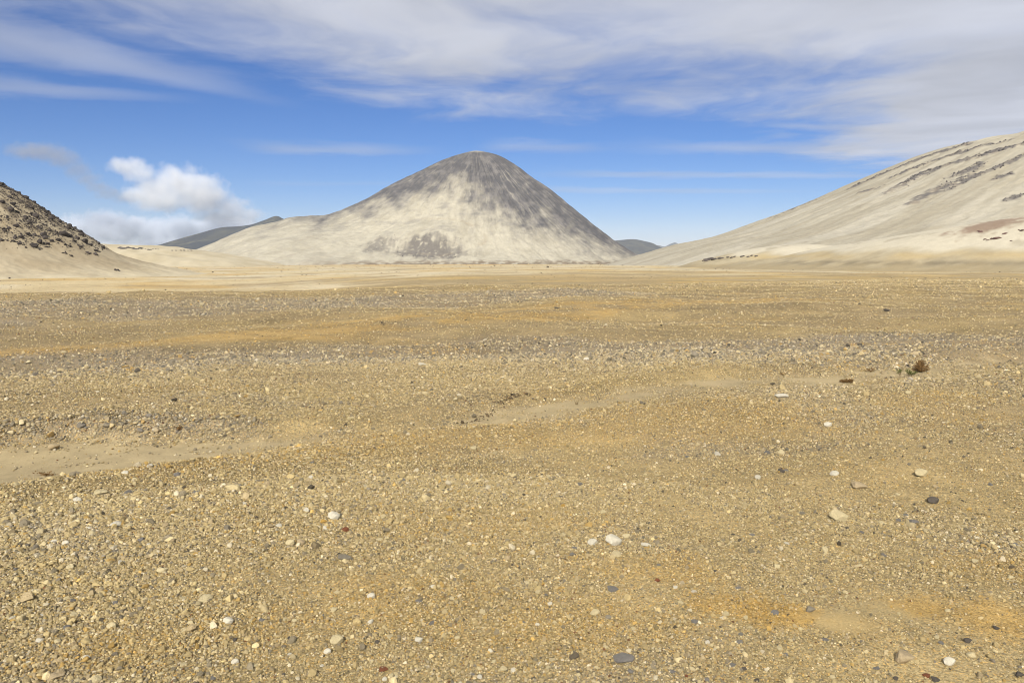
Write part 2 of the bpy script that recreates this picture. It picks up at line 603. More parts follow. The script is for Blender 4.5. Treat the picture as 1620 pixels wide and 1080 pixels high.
# ground: tint from the terrain, fine grit from cell noise
def ground_material():
    m, t, p = base_mat('ash_plain', 1.0)
    pos = t.new('ShaderNodeNewGeometry').outputs['Position']
    a = attr(t, 'tint').outputs['Color']
    sand = attr(t, 'sand').outputs['Fac']
    vor = t.new('ShaderNodeTexVoronoi', feature='F1')
    t.put(vor.inputs['Vector'], t.vm('ADD', pos, t.noise(pos, 60, 2, 0.5, col=True)) if False else pos)
    vor.inputs['Scale'].default_value = 130
    vor.inputs['Randomness'].default_value = 1.0
    cr, cg, cb = t.sep(vor.outputs['Color'])
    vor2 = t.new('ShaderNodeTexVoronoi', feature='F1')
    t.put(vor2.inputs['Vector'], pos)
    vor2.inputs['Scale'].default_value = 48
    c2, _, _ = t.sep(vor2.outputs['Color'])
    n1 = t.noise(pos, 4.0, 6.0, 0.6)
    n2 = t.noise(pos, 0.35, 5.0, 0.6)
    grain = t.m('MULTIPLY', t.m('SUBTRACT', cr, 0.5), t.m('MULTIPLY_ADD', sand, -0.55, 0.75))
    grain2 = t.m('MULTIPLY', t.m('SUBTRACT', c2, 0.5), t.m('MULTIPLY_ADD', sand, -0.3, 0.32))
    k = t.m('ADD', t.m('ADD', 1.0, grain), grain2)
    k = t.m('ADD', k, t.m('MULTIPLY_ADD', n1, 0.5, -0.25))
    k = t.m('MULTIPLY', k, t.m('MULTIPLY_ADD', n2, 0.7, 0.65))
    n3 = t.noise(pos, 1.6, 5.0, 0.75)
    k = t.m('MULTIPLY', k, t.m('ADD', 1.0, t.m('MULTIPLY', t.m('SUBTRACT', n3, 0.5), t.m('MULTIPLY_ADD', sand, -0.5, 0.75))))
    tint = t.mix(t.m('MULTIPLY', t.smooth(cg, 0.72, 0.95), t.m('MULTIPLY_ADD', sand, -0.5, 0.6)), a, (0.50, 0.30, 0.085))
    t.put(p.inputs['Base Color'], t.mix(1.0, tint, t.xyz(k, k, k), 'MULTIPLY'))
    h = t.m('ADD', t.m('MULTIPLY', vor.outputs['Distance'], -0.5), t.m('MULTIPLY', n1, 0.6))
    h = t.m('MULTIPLY', h, t.m('MULTIPLY_ADD', sand, -0.7, 1.0))
    bump(t, p, h, 0.8, 0.006)
    return m


# ------------------------------------------------------------------ the plain
TAN, GOLD, GREY = (0.335, 0.256, 0.124), (0.40, 0.250, 0.072), (0.235, 0.202, 0.148)
PALE, WASH, CREAM = (0.50, 0.435, 0.300), (0.320, 0.252, 0.138), (0.46, 0.375, 0.220)
BROWN = (0.20, 0.150, 0.090)


def poly(pts):
    return [plane_pt(*p) for p in pts]


BAND_DARK = poly([(-160, 496), (0, 489), (300, 483), (600, 474), (930, 464)])
BAND_GOLD = poly([(480, 524), (640, 513), (800, 501), (960, 485), (1200, 476)])
BAND_GOLD2 = poly([(-80, 556), (150, 546), (350, 531), (520, 521)])
BAND_GREY = poly([(-160, 575), (0, 569), (300, 562), (600, 549), (760, 543), (1000, 557), (1200, 556), (1400, 549), (1620, 541), (1850, 533)])
NEAR_RIDGE = poly([(250, 730), (500, 700), (760, 680), (1000, 660), (1200, 650)])


def band(x, y, pts, w0, w1, seed):
    d, _, f = seg_dist(x, y, pts)
    n = fbm(x / 3.0, y / 2.0, seed, 4)
    wd = w0 + (w1 - w0) * f
    return 1 - sstep(d / wd + 0.55 * n, 0.55, 1.25)


def ground_fields(x, y):
    """grey gravel, gold stain, pale ash, sandy smoothness, gravel amount"""
    r = np.hypot(x, y)
    ins, _, bank = channel(x, y)
    near = 1 - sstep(r, 40, 60)
    grey = 1.0 * band(x, y, BAND_DARK, 9.0, 4.5, 81)
    grey = np.maximum(grey, 0.90 * band(x, y, BAND_GREY, 1.5, 2.9, 82))
    grey = np.maximum(grey, 0.35 * sstep(fbm(x / 2.2, y / 1.6, 83, 4), 0.05, 0.4) * near)
    grey = np.maximum(grey, 0.75 * bank)
    gold = 0.75 * band(x, y, BAND_GOLD, 1.8, 2.8, 84) * sstep(fbm(x / 1.5, y / 1.1, 154, 4), -0.4, 0.2)
    gold = np.maximum(gold, 0.6 * band(x, y, BAND_GOLD2, 0.9, 1.2, 85))
    gold = np.maximum(gold, 0.3 * band(x, y, NEAR_RIDGE, 0.7, 1.0, 86))
    n87 = fbm(x * 3, y * 3, 87, 3) + 0.9 * fbm(x * 16, y * 16, 156, 2)
    for px, py, rx, ry, k in ((1215, 970, .24, .18, 1.0), (1330, 985, .26, .14, .4), (1130, 960, .20, .16, .8), (1080, 905, .22, .28, .7), (1470, 950, .22, .14, .8), (1560, 960, .26, .30, .8), (980, 900, .3, .2, .5),
                              (900, 990, .6, .35, .55), (650, 960, .5, .35, .55), (150, 1040, .35, .25, .55), (760, 830, .8, .4, .35), (420, 1000, .4, .25, .4), (1600, 880, .4, .3, .5), (1700, 1000, .3, .3, .6)):
        cx, cy = plane_pt(px, py)
        q = np.hypot((x - cx) / rx, (y - cy) / ry) + 0.6 * n87
        gold = np.maximum(gold, (k if k > 0.7 else 0.6 * k) * (1 - sstep(q, 0.4, 1.3)))
    gold = np.maximum(gold, 0.38 * sstep(fbm(x / 3.5, y / 1.8, 88, 4), 0.15, 0.5) * near * sstep(r, 3, 12))
    sand = ins.copy()
    for px, py, rx, ry, k in ((1330, 980, .22, .16, .9), (1410, 960, .18, .14, .7)):
        cx, cy = plane_pt(px, py)
        q = np.hypot((x - cx) / rx, (y - cy) / ry) + 0.6 * fbm(x * 4, y * 4, 89, 3)
        sand = np.maximum(sand, k * (1 - sstep(q, 0.4, 1.2)))
    amount = 0.80 + 0.85 * fbm(x / 1.9, y / 1.9, 90, 3) + 0.6 * fbm(x / 0.5, y / 0.5, 155, 3) + 0.35 * grey - 0.35 * gold
    amount = amount + 0.35 * (1 - sstep(x, -1.6, 0.6)) * (1 - sstep(r, 6, 9)) - 0.25 * sstep(x, 0.0, 1.2) * (1 - sstep(r, 5, 9)) + 1.1 * bank
    amount = np.clip(amount, 0.12, 1.6) * (1 - (0.97 - 0.35 * sstep(fbm(x / 0.7, y / 0.3, 160, 3), 0.1, 0.4)) * sand)
    return grey, gold, sand, amount, ins


def near_tint(x, y, fields):
    r = np.hypot(x, y)
    grey, gold, sand, amount, ins = fields
    c = lerp3(TAN, GREY, np.clip(grey, 0, 1))
    c = lerp3(c, GOLD, np.clip(gold, 0, 1) * 0.8)
    c = lerp3(c, np.array((0.235, 0.185, 0.108)), 0.65 * sstep(r, 6.5, 9.5) * (1 - np.clip(gold, 0, 1)) * sstep(fbm(x / 4.5, y / 3.0, 153, 4), -0.35, 0.15))
    wash = np.asarray(WASH) * (1 + 0.22 * fbm(x / 0.35, y / 0.12, 158, 4, 0.6) + 0.15 * fbm(x / 1.5, y / 0.8, 159, 3))[..., None]
    return c * (1 - ins[..., None]) + wash * ins[..., None]


def ground_tint(x, y):
    r = np.hypot(x, y)
    fields = ground_fields(x, y)
    sand = fields[2]
    c = near_tint(x, y, fields)
    # shade in the gaps between stones painted into the ground where gravel lies thick
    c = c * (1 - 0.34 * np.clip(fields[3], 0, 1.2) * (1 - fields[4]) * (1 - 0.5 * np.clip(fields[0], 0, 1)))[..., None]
    # valley floor beyond the gravel bench: pale ash with ochre and brown streaks
    fl = lerp3(CREAM, PALE, sstep(fbm(x / 60, y / 60, 91, 4), -0.15, 0.25))
    fl = lerp3(fl, (0.42, 0.29, 0.115), 0.9 * sstep(fbm(x / 50 + 9, y / 34, 92, 5), 0.04, 0.30))
    fl = lerp3(fl, (0.27, 0.215, 0.125), 0.85 * sstep(fbm(x / 34, y / 20, 93, 5), 0.10, 0.34))
    edge_ = y - crest_y(x)
    side = sstep(x / np.maximum(y, 1), -0.40, -0.10)
    nb = fbm(x / 26, y / 30, 94, 5, 0.6)
    plain_ = lerp3((0.255, 0.200, 0.108), (0.37, 0.265, 0.105), sstep(fbm(x / 22, y / 16, 151, 5, 0.6), -0.1, 0.28))
    plain_ = lerp3(plain_, (0.40, 0.335, 0.205), 0.8 * sstep(fbm(x / 30 + 7, y / 22, 152, 5, 0.6), 0.12, 0.36))
    lim_ = 85 + 55 * side
    fl = lerp3(fl, plain_, 0.95 * (1 - sstep(edge_ + lim_ * 1.6 * nb, lim_ * 0.4, lim_ * 1.7)))
    far_gold = sstep(fbm(x / 160, y / 260, 95, 4) + 0.25 * sstep(-x, 100, 500), 0.06, 0.30) * sstep(y, 450, 800)
    fl = lerp3(fl, (0.47, 0.30, 0.105), 0.8 * far_gold)
    # rough dark debris round the mountain foot
    q = np.hypot((x + 84) / 1.25, y - 1900)
    deb = (1 - sstep(np.abs(q - 440 + 30 * fbm(x / 70, y / 70, 96, 3)), 16, 48)) * sstep(x, -620, -300)
    fl = lerp3(fl, (0.15, 0.115, 0.075), 0.85 * deb * sstep(fbm(x / 25, y / 40, 97, 4), -0.45, 0.0))
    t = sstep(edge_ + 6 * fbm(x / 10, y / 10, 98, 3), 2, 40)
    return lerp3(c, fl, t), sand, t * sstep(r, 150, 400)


az = np.concatenate([np.linspace(-180, -44, 46, endpoint=False), np.linspace(-44, 44, 420, endpoint=False), np.linspace(44, 180, 46, endpoint=False)])
az = np.radians(az)
rad = np.concatenate([[0.0], np.geomspace(0.7, 9400, 680)])
A_, R_ = np.meshgrid(az, rad)
gx, gy = R_ * np.sin(A_), R_ * np.cos(A_)
gz = ground_z(gx, gy)
g_tint, g_sand, g_far = ground_tint(gx, gy)
M_GROUND = ground_material()
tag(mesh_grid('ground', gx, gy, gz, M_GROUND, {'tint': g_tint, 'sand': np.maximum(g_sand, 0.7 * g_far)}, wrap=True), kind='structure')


# ------------------------------------------------------------------ hills
def polar_hill(name, hill, arcs, radii, tint, mat):
    th = np.radians(np.concatenate([np.linspace(a, b, n, endpoint=False) for a, b, n in arcs]))[::-1]
    T, RR = np.meshgrid(th, radii)
    x, y = hill.cx + RR * np.cos(T), hill.cy + RR * np.sin(T)
    z = hill.z(x, y)
    return tag(mesh_grid(name, x, y, z, mat, {'tint': tint(x, y, z, RR, T % (2 * math.pi))}, wrap=True), kind='structure')


ASH, ASH_D = (0.368, 0.332, 0.252), (0.310, 0.277, 0.206)
LAVA = (0.060, 0.056, 0.060)


def cone_tint(x, y, z, r, th):
    deg = np.degrees(th)
    lim = np.interp(deg, [0, 20, 90, 160, 180, 205, 228, 245, 262, 272, 285, 300, 318, 335, 350, 360],
                    [-26, -26, 0, 60, 74, 88, 118, 146, 148, 104, 80, 56, 28, 0, -26, -34])
    tw = th + 0.09 * fbm(x / 45, y / 45, 112, 5, 0.6)
    n = 34 * fbm(tw * 7, r / 140, 101, 5, 0.6) + 8 * fbm(tw * 26, r / 50, 102, 5, 0.65) + 58 * fbm(x / 48, z / 40, 103, 5, 0.6)
    dark = 0.65 * sstep(z - lim + n * 1.2, -85, 45) + 0.35 * sstep(z - lim + n * 1.7, -45, 50)
    # pale ash showing through in chutes
    chute = sstep(fbm(tw * 24, r / 90, 104, 5, 0.65) + 0.5 * fbm(x / 30, y / 30, 113, 4), 0.10, 0.55)
    dark = dark * (1 - 0.36 * chute * (1 - 0.5 * sstep(z, 150, 215)))
    dark = dark * (1 - 0.75 * (1 - sstep(np.hypot(x + 82, (y - 1888)) + 10 * fbm(x / 9, y / 9, 105, 3), 8, 26)))
    c = lerp3(ASH, ASH_D, sstep(fbm(th * 7, r / 90, 106, 5, 0.6) + 0.5 * fbm(x / 40, y / 40, 116, 4), -0.1, 0.45))
    grey_patch = sstep(fbm(x / 55, z / 16, 107, 4), 0.14, 0.42) * sstep(z, 10, 50) * (1 - sstep(z, 120, 170))  # soft grey patches at the middle heights
    c = lerp3(c, (0.25, 0.228, 0.185), 0.75 * grey_patch)
    c = lerp3(c, (0.30, 0.27, 0.215), 0.6 * sstep(fbm(x / 18, y / 18, 117, 5, 0.65), 0.05, 0.4))
    ft = (1 - sstep(z - ground_plain(x, y) + 5 * fbm(x / 22, y / 22, 118, 4), 3, 9)) * sstep(x, -420, -250) * sstep(fbm(x / 14, z / 4, 119, 4), -0.35, 0.1)
    c = lerp3(c, (0.15, 0.108, 0.066), 0.85 * ft)
    lv = lerp3(LAVA, (0.135, 0.123, 0.116), sstep(0.5 * fbm(tw * 20, r / 60, 108, 4, 0.6) + fbm(x / 22, z / 18, 115, 5, 0.6), -0.25, 0.5))
    c = lerp3(c, lv, np.clip(dark, 0, 1) * 0.95)
    rp = rock_patch(x, y) * sstep(fbm(x / 8, y / 10, 109, 4), -0.5, -0.05)
    c = lerp3(c, (0.105, 0.092, 0.082), 0.85 * rp)
    # thin brown seam over the lobe's crest
    u, v = (x + 176) / 118, (y - 1612) / 62
    q = np.sqrt(u * u + v * v)
    seam = np.exp(-((q - 1.02 + 0.1 * fbm(x / 40, y / 40, 110, 3)) / 0.05) ** 2) * sstep(x, -230, -150)
    c = lerp3(c, (0.22, 0.165, 0.10), 0.30 * seam * sstep(fbm(x / 30, y / 30, 114, 3), -0.3, 0.2))
    left = sstep(fbm(th * 30, r / 200, 111, 4), 0.12, 0.4) * sstep(-x, 260, 420)
    return lerp3(c, (0.27, 0.23, 0.175), 0.35 * left)


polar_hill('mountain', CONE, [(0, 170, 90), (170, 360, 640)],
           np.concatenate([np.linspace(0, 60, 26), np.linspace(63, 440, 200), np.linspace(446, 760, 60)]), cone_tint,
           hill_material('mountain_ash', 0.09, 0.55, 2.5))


def right_tint(x, y, z, r, th):
    c = lerp3((0.358, 0.320, 0.240), (0.302, 0.264, 0.190), sstep(fbm(th * 20, r / 160, 121, 5, 0.6), -0.2, 0.3))
    c = lerp3(c, (0.40, 0.362, 0.282), 0.7 * sstep(fbm(th * 9 + 3, r / 200, 122, 4), 0.08, 0.35))
    thin = sstep(fbm(th * 90 + 0.8 * fbm(x / 30, y / 30, 126, 4), r / 28, 123, 5, 0.65), 0.14, 0.5)
    c = lerp3(c, (0.215, 0.185, 0.135), 0.65 * thin)
    ls = lava_strips(x, y) * sstep(fbm(x / 7, y / 7, 124, 4), -0.5, -0.1)
    lv = lerp3((0.105, 0.094, 0.088), (0.20, 0.165, 0.125), sstep(fbm(x / 12, y / 12, 125, 4), -0.1, 0.35))
    return lerp3(c, lv, 0.92 * ls)


polar_hill('hillside', RIGHT, [(-90, 150, 60), (150, 270, 500)], np.concatenate([np.linspace(0, 180, 20), np.linspace(183, 760, 330)]), right_tint,
           hill_material('hillside_ash', 0.14, 0.46, 1.2))


def left_tint(x, y, z, r, th):
    c = lerp3((0.30, 0.243, 0.155), (0.37, 0.308, 0.205), sstep(fbm(x / 20, y / 20, 131, 5), -0.2, 0.3))
    c = lerp3(c, (0.28, 0.215, 0.125), 0.55 * sstep(fbm(th * 25, r / 25, 132, 4), 0.08, 0.4) * sstep(z, -2, 5))
    c = lerp3(c, (0.13, 0.102, 0.066), 0.8 * sstep(fbm(x / 5, y / 5, 133, 4), -0.08, 0.28) * sstep(z, 2, 11))
    return lerp3(c, PALE, (0.75 - 0.3 * sstep(fbm(x / 12, y / 12, 134, 4), 0, 0.3)) * (1 - sstep(z, -8.5, -3)))


polar_hill('rocky_slope', LEFT, [(-130, 60, 460), (60, 230, 60)], np.concatenate([np.linspace(0, 16, 10), np.linspace(17, 150, 240)]), left_tint,
           hill_material('rocky_slope_ash', 0.5, 0.32, 0.25))

# low ash ridges in front of the right hillside
rx_, ry_ = np.meshgrid(np.linspace(10, 420, 440), np.linspace(150, 590, 280))
rz_ = ridge_z(rx_, ry_)


def ridge_tint(x, y, z):
    h = z - ground_plain(x, y)
    n = fbm(x / 22, y / 22, 141, 4)
    c = lerp3((0.36, 0.300, 0.190), (0.29, 0.240, 0.150), sstep(fbm(x / 14, y / 10, 142, 5, 0.6), -0.1, 0.3))
    dB, _, _ = seg_dist(x, y, RB_XY)
    inb = sstep(x, 72, 100) * (1 - sstep(y, 300, 345)) * sstep(fbm(x / 10, y / 6, 146, 4), -0.4, 0.1)
    dk = np.exp(-((h - 2.6 + 1.2 * n) / 1.1) ** 2) * inb * (1 - 0.85 * sstep(x, 140, 175))
    c = lerp3(c, (0.165, 0.135, 0.085), 0.8 * dk)
    c = lerp3(c, (0.285, 0.225, 0.125), 0.8 * (1 - sstep(h + 2.0 * fbm(x / 9, y / 9, 147, 4), 0.5, 3.0)))
    c = lerp3(c, (0.40, 0.300, 0.145), 0.6 * np.exp(-((h - 5.0 + 2.2 * n) / 1.3) ** 2) * sstep(fbm(x / 40, y / 40, 145, 3), -0.3, 0.15))
    c = lerp3(c, (0.46, 0.41, 0.305), sstep(h + 3.2 * n, 5.4, 8.2))
    gp = sstep(fbm(x / 11, y / 11, 143, 4), 0.18, 0.4) * sstep(h, 7, 9)
    c = lerp3(c, (0.28, 0.24, 0.17), 0.6 * gp)
    cx, cy = RB_XY[6]
    rd = 1 - sstep(np.hypot((x - cx) / 15, (y - cy + 10) / 12) + 0.9 * fbm(x / 5, y / 5, 144, 5, 0.6), 0.4, 1.1)
    return lerp3(c, (0.21, 0.14, 0.095), 0.85 * rd)


tag(mesh_grid('ash_ridge', rx_, ry_, rz_, hill_material('ridge_ash', 0.3, 0.32, 0.25), {'tint': ridge_tint(rx_, ry_, rz_)}), kind='structure')


def far_ridge(name, pts, D, width, tints, seed, rough, base=-60.0, n=240, bumpd=4.0, flat=1.0):
    """distant hill: crest through measured points at distance D, falling away to both sides"""
    cr = []
    for px, py in pts:
        d = ray(px, py)
        t = D / d[1]
        cr.append((d[0] * t, EYE + d[2] * t))
    xs, zs = np.array([c[0] for c in cr]), np.array([c[1] for c in cr])
    u = np.linspace(xs[0], xs[-1], n)
    zc = curve_interp(u, xs, zs)
    v = np.linspace(-1, 1, 81)
    X, V = np.meshgrid(u, v)
    Zc = np.broadcast_to(zc, X.shape)
    Y = D + V * width + 0.15 * width * fbm(X / width, X * 0, seed + 5, 3)
    prof = 1 - np.clip(np.abs(V), 0, 1) ** flat
    Z = base + (Zc - base) * prof + rough * fbm(X / (rough * 6), Y / (rough * 9), seed, 5) * (0.25 + np.abs(V)) * sstep(np.abs(V), 0, 0.3)
    k = sstep(fbm(X / (width * 0.12), Y / (width * 0.2), seed + 1, 5), -0.2, 0.3)
    c = lerp3(tints[0], tints[1], k)
    if len(tints) > 2:
        c = lerp3(c, tints[2], sstep(fbm(X / (width * 0.15), Y / (width * 0.1), seed + 2, 4), 0.12, 0.35))
    return tag(mesh_grid(name, X, Y, Z, hill_material(name + '_rock', 12.0 / D, 0.3, bumpd), {'tint': c}), kind='structure')


far_ridge('plateau', [(-60, 378), (60, 383), (140, 385), (200, 387.5), (245, 388.5), (262, 391), (300, 396), (345, 403), (400, 414), (470, 432), (540, 450)], 1150, 260,
          ((0.45, 0.385, 0.26), (0.40, 0.335, 0.215)), 151, 5, base=-48.0, flat=2.6, bumpd=0.8)
far_ridge('dark_hill', [(225, 393), (256, 387.5), (278, 379.5), (312, 370), (349, 360), (378, 358), (398, 355), (420, 348), (440, 342), (449, 346), (480, 358), (540, 380)],
          4200, 900, ((0.035, 0.038, 0.045), (0.055, 0.055, 0.05), (0.10, 0.095, 0.07)), 161, 24)  # dark rock tints, darkened further for a cloud shadow lying on the hill
far_ridge('grey_hill', [(940, 388), (965, 382), (985, 379.5), (1005, 378.5), (1020, 381.5), (1034, 385.5), (1044, 392), (1060, 396)],
          5200, 900, ((0.06, 0.06, 0.06), (0.09, 0.085, 0.07)), 171, 20)
far_ridge('blue_peaks', [(1020, 392), (1042, 388), (1052, 390), (1062, 385.5), (1069, 383.8), (1078, 388), (1100, 389), (1140, 394)],
          8200, 900, ((0.10, 0.10, 0.10), (0.14, 0.13, 0.11)), 181, 30)

# ------------------------------------------------------------------ stones
def rock_mesh(name, seed, sub=2, flat=0.7, cuts=7, rough=0.10, deep=0.55):
    """angular pebble: an icosphere with planes cut off, squashed; unit size about 1 across the half-axis"""
    import bmesh
    bm = bmesh.new()
    bmesh.ops.create_icosphere(bm, subdivisions=sub, radius=1.0)
    v = np.array([q.co[:] for q in bm.verts])
    g = np.random.default_rng(seed)
    for _ in range(cuts):
        n = g.normal(size=3)
        n /= np.linalg.norm(n)
        d = g.uniform(deep, deep + 0.3)
        e = v @ n - d
        v = v - np.outer(np.maximum(e, 0) * 0.92, n)
    k = 1 + rough * fbm(v[:, 0] * 1.7 + v[:, 2] * 0.9 + seed, v[:, 1] * 1.7 - v[:, 2] * 1.3, seed, 3)
    v = v * k[:, None] * np.array([1.0, g.uniform(0.68, 0.95), flat * g.uniform(0.85, 1.1)])
    for q, c in zip(bm.verts, v):
        q.co = c
    me = bpy.data.meshes.new(name)
    bm.to_mesh(me)
    bm.free()
    return me


def stone_material(name, color_socket_kind):
    m, t, p = base_mat(name, 0.9)
    tcn = t.new('ShaderNodeTexCoord').outputs['Object']
    if color_socket_kind == 'object':
        oi = t.new('ShaderNodeObjectInfo')
        c, rnd = oi.outputs['Color'], oi.outputs['Random']
    else:
        c, rnd = attr(t, 'col', 'INSTANCER').outputs['Color'], 0.3
    n1 = t.noise(t.vm('ADD', tcn, t.xyz(rnd, rnd, rnd)), 2.2, 4.0, 0.65)
    n2 = t.noise(tcn, 9.0, 3.0, 0.6)
    k = t.m('ADD', t.m('MULTIPLY_ADD', n1, 0.55, 0.62), t.m('MULTIPLY_ADD', n2, 0.5, -0.25))
    t.put(p.inputs['Base Color'], t.mix(1.0, c, t.xyz(k, k, k), 'MULTIPLY'))
    bump(t, p, t.m('ADD', n1, n2), 0.5, 0.10)
    return m


M_STONE = stone_material('stone', 'object')
M_GRAVEL = stone_material('gravel_stone', 'instance')
PAL = {'tan': (.445, .340, .160), 'cream': (.56, .46, .262), 'white': (.62, .56, .43), 'ochre': (.50, .305, .075), 'grey': (.25, .215, .155),
       'slate': (.19, .172, .148), 'dark': (.100, .084, .066), 'rust': (.20, .075, .035), 'beige': (.42, .325, .19)}
KEYS = list(PAL)
PALA = np.array([PAL[k] for k in KEYS])


def scatter_gravel(name, label, n, r0, r1, half_az, s0, s1, meshes, seed, power=1.0, tail=0.12, bank_only=False):
    """loose gravel lying on the plain, thicker where the terrain says so"""
    g = np.random.default_rng(seed)
    rr = (r0 ** power + (r1 ** power - r0 ** power) * g.random(n)) ** (1 / power)
    aa = np.radians(g.uniform(-half_az, half_az, n))
    x, y = rr * np.sin(aa), rr * np.cos(aa)
    grey, gold, sand, amount, ins = ground_fields(x, y)
    far_cut = 1 - sstep(y - crest_y(x) + 9 * fbm(x / 6, y / 6, 99, 3), 0, 34)
    keep = g.random(n) < amount / 1.25 * far_cut
    if bank_only:
        _, _, bk = channel(x, y)
        keep = (g.random(n) < 0.9 * bk) | ((g.random(n) < 0.05 * grey) & (sand < .2))
    x, y, rr, grey, gold, sand, amount, ins = (q[keep] for q in (x, y, rr, grey, gold, sand, amount, ins))
    n = len(x)
    size = np.interp(rr, [r0, r1], [s0, s1]) * np.exp(g.normal(0, 0.38, n))
    big = g.random(n) < tail
    size = np.where(big, size * (1 + g.pareto(3.0, n).clip(0, 1.5)), size)
    size = size * (1 + 0.35 * grey) * (1 + 0.28 * (1 - sstep(x, -2.0, 1.0)) * (1 - sstep(rr, 5, 9)))
    # colours: mostly yellowish pumice, greyer in the grey bands, ochre in the stained patches
    wt = np.stack([np.full(n, .46), np.full(n, .20), np.full(n, .042), .035 + .45 * gold, .10 + .30 * grey, .022 + .06 * grey, .018 + .02 * grey, np.full(n, .010), np.full(n, .14)], 1)
    wt[:, 0] *= 1 - 0.55 * grey
    cdf = np.cumsum(wt / wt.sum(1, keepdims=True), 1)
    idx = (g.random(n)[:, None] > cdf).sum(1).clip(0, len(KEYS) - 1)
    size = np.where(idx == KEYS.index('rust'), np.minimum(size, 0.0012 * rr + 0.004), size)
    col = PALA[idx] * np.exp(g.normal(0, 0.20, n))[:, None]
    tn = near_tint(x, y, (grey, gold, sand, amount, ins))
    lum = col.mean(1, keepdims=True) / tn.mean(1, keepdims=True)
    col = 0.62 * col + 0.38 * tn * lum ** 0.9
    z = ground_z(x, y) + size * 0.36
    return instancer(name, label, 'gravel', x, y, z, size, col, meshes, g)


def instancer(name, label, cat, x, y, z, size, col, meshes, g):
    n = len(x)
    me = bpy.data.meshes.new(name)
    me.vertices.add(n)
    me.vertices.foreach_set('co', np.stack([x, y, z], 1).astype(np.float32).ravel())
    sc3 = size[:, None] * np.stack([np.ones(n), np.ones(n), g.uniform(0.7, 1.2, n)], 1)
    for nm, kind, data in (('sz', 'FLOAT_VECTOR', sc3), ('rot', 'FLOAT_VECTOR', np.stack([g.normal(0, .3, n), g.normal(0, .3, n), g.uniform(0, 6.283, n)], 1))):
        at = me.attributes.new(nm, kind, 'POINT')
        at.data.foreach_set('vector', data.astype(np.float32).ravel())
    at = me.attributes.new('pick', 'INT', 'POINT')
    at.data.foreach_set('value', g.integers(0, len(meshes), n).astype(np.int32))
    at = me.attributes.new('col', 'FLOAT_COLOR', 'POINT')
    at.data.foreach_set('color', np.concatenate([col, np.ones((n, 1))], 1).astype(np.float32).ravel())
    me.update()
    o = bpy.data.objects.new(name, me)
    C.objects.link(o)
    coll = bpy.data.collections.new(name + '_kinds')
    for i, q in enumerate(meshes):
        coll.objects.link(bpy.data.objects.new('pebble', q))
    ng = bpy.data.node_groups.new(name, 'GeometryNodeTree')
    ng.interface.new_socket('Geometry', in_out='INPUT', socket_type='NodeSocketGeometry')
    ng.interface.new_socket('Geometry', in_out='OUTPUT', socket_type='NodeSocketGeometry')
    t = NT(ng)
    gi, go = t.new('NodeGroupInput'), t.new('NodeGroupOutput')
    ci = t.new('GeometryNodeCollectionInfo')
    ci.inputs['Collection'].default_value = coll
    ci.inputs['Separate Children'].default_value = True
    ci.inputs['Reset Children'].default_value = True
    ip = t.new('GeometryNodeInstanceOnPoints')
    ip.inputs['Pick Instance'].default_value = True

    def named(nm, dt):
        q = t.new('GeometryNodeInputNamedAttribute', data_type=dt)
        q.inputs['Name'].default_value = nm
        return q.outputs['Attribute']
    t.l.new(gi.outputs[0], ip.inputs['Points'])
    t.l.new(ci.outputs[0], ip.inputs['Instance'])
    t.l.new(named('pick', 'INT'), ip.inputs['Instance Index'])
    t.l.new(named('rot', 'FLOAT_VECTOR'), ip.inputs['Rotation'])
    t.l.new(named('sz', 'FLOAT_VECTOR'), ip.inputs['Scale'])
    t.l.new(ip.outputs[0], go.inputs[0])
    md = o.modifiers.new('scatter', 'NODES')
    md.node_group = ng
    tag(o, label, cat, kind='stuff')
    print(name, n)
    return o


PEB = []
for i in range(7):
    q = rock_mesh('pebble', 300 + i, 2 if i < 4 else 1, flat=(.62, .72, .8, .55, .7, .65, .8)[i], cuts=9, deep=0.42)
    q.materials.append(M_GRAVEL)
    PEB.append(q)
scatter_gravel('fine_gravel', 'fine yellowish pumice gravel covering the near ground', 380000, 2.0, 6.0, 41, .0034, .0056, PEB, 11, 1.4, 0.10)
scatter_gravel('mid_gravel', 'loose tan and grey gravel on both sides of the wash', 400000, 5.2, 14.5, 38, .0056, .0110, PEB[3:], 12, 1.3, 0.06)
scatter_gravel('far_gravel', 'speckled gravel covering the bench towards the valley floor', 360000, 13, 105, 36, .0115, .044, PEB[4:], 13, 0.9, 0.03)

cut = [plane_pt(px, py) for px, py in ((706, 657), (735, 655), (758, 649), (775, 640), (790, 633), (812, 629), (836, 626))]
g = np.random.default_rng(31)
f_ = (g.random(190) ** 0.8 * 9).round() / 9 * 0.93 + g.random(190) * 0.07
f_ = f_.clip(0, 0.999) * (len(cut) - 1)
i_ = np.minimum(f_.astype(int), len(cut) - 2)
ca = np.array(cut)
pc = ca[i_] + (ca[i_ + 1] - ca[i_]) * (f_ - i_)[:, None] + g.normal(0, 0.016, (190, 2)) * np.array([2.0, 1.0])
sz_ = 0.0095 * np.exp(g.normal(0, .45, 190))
instancer('undercut_shade_clods', 'dark added clods for the undercut shadow along the short cut in the wash', 'shade', pc[:, 0], pc[:, 1], ground_z(pc[:, 0], pc[:, 1]) + sz_ * .5, sz_,
          np.array((.125, .090, .052)) * g.uniform(.5, 1.8, 190)[:, None], PEB[:4], g)  # dark clods added to stand for the undercut shadow along the cut
scatter_gravel('bank_rubble', 'coarser rubble fallen along the far bank of the wash', 110000, 5.2, 17, 38, .0105, .016, PEB[:4], 14, 1.3, 0.15, True)


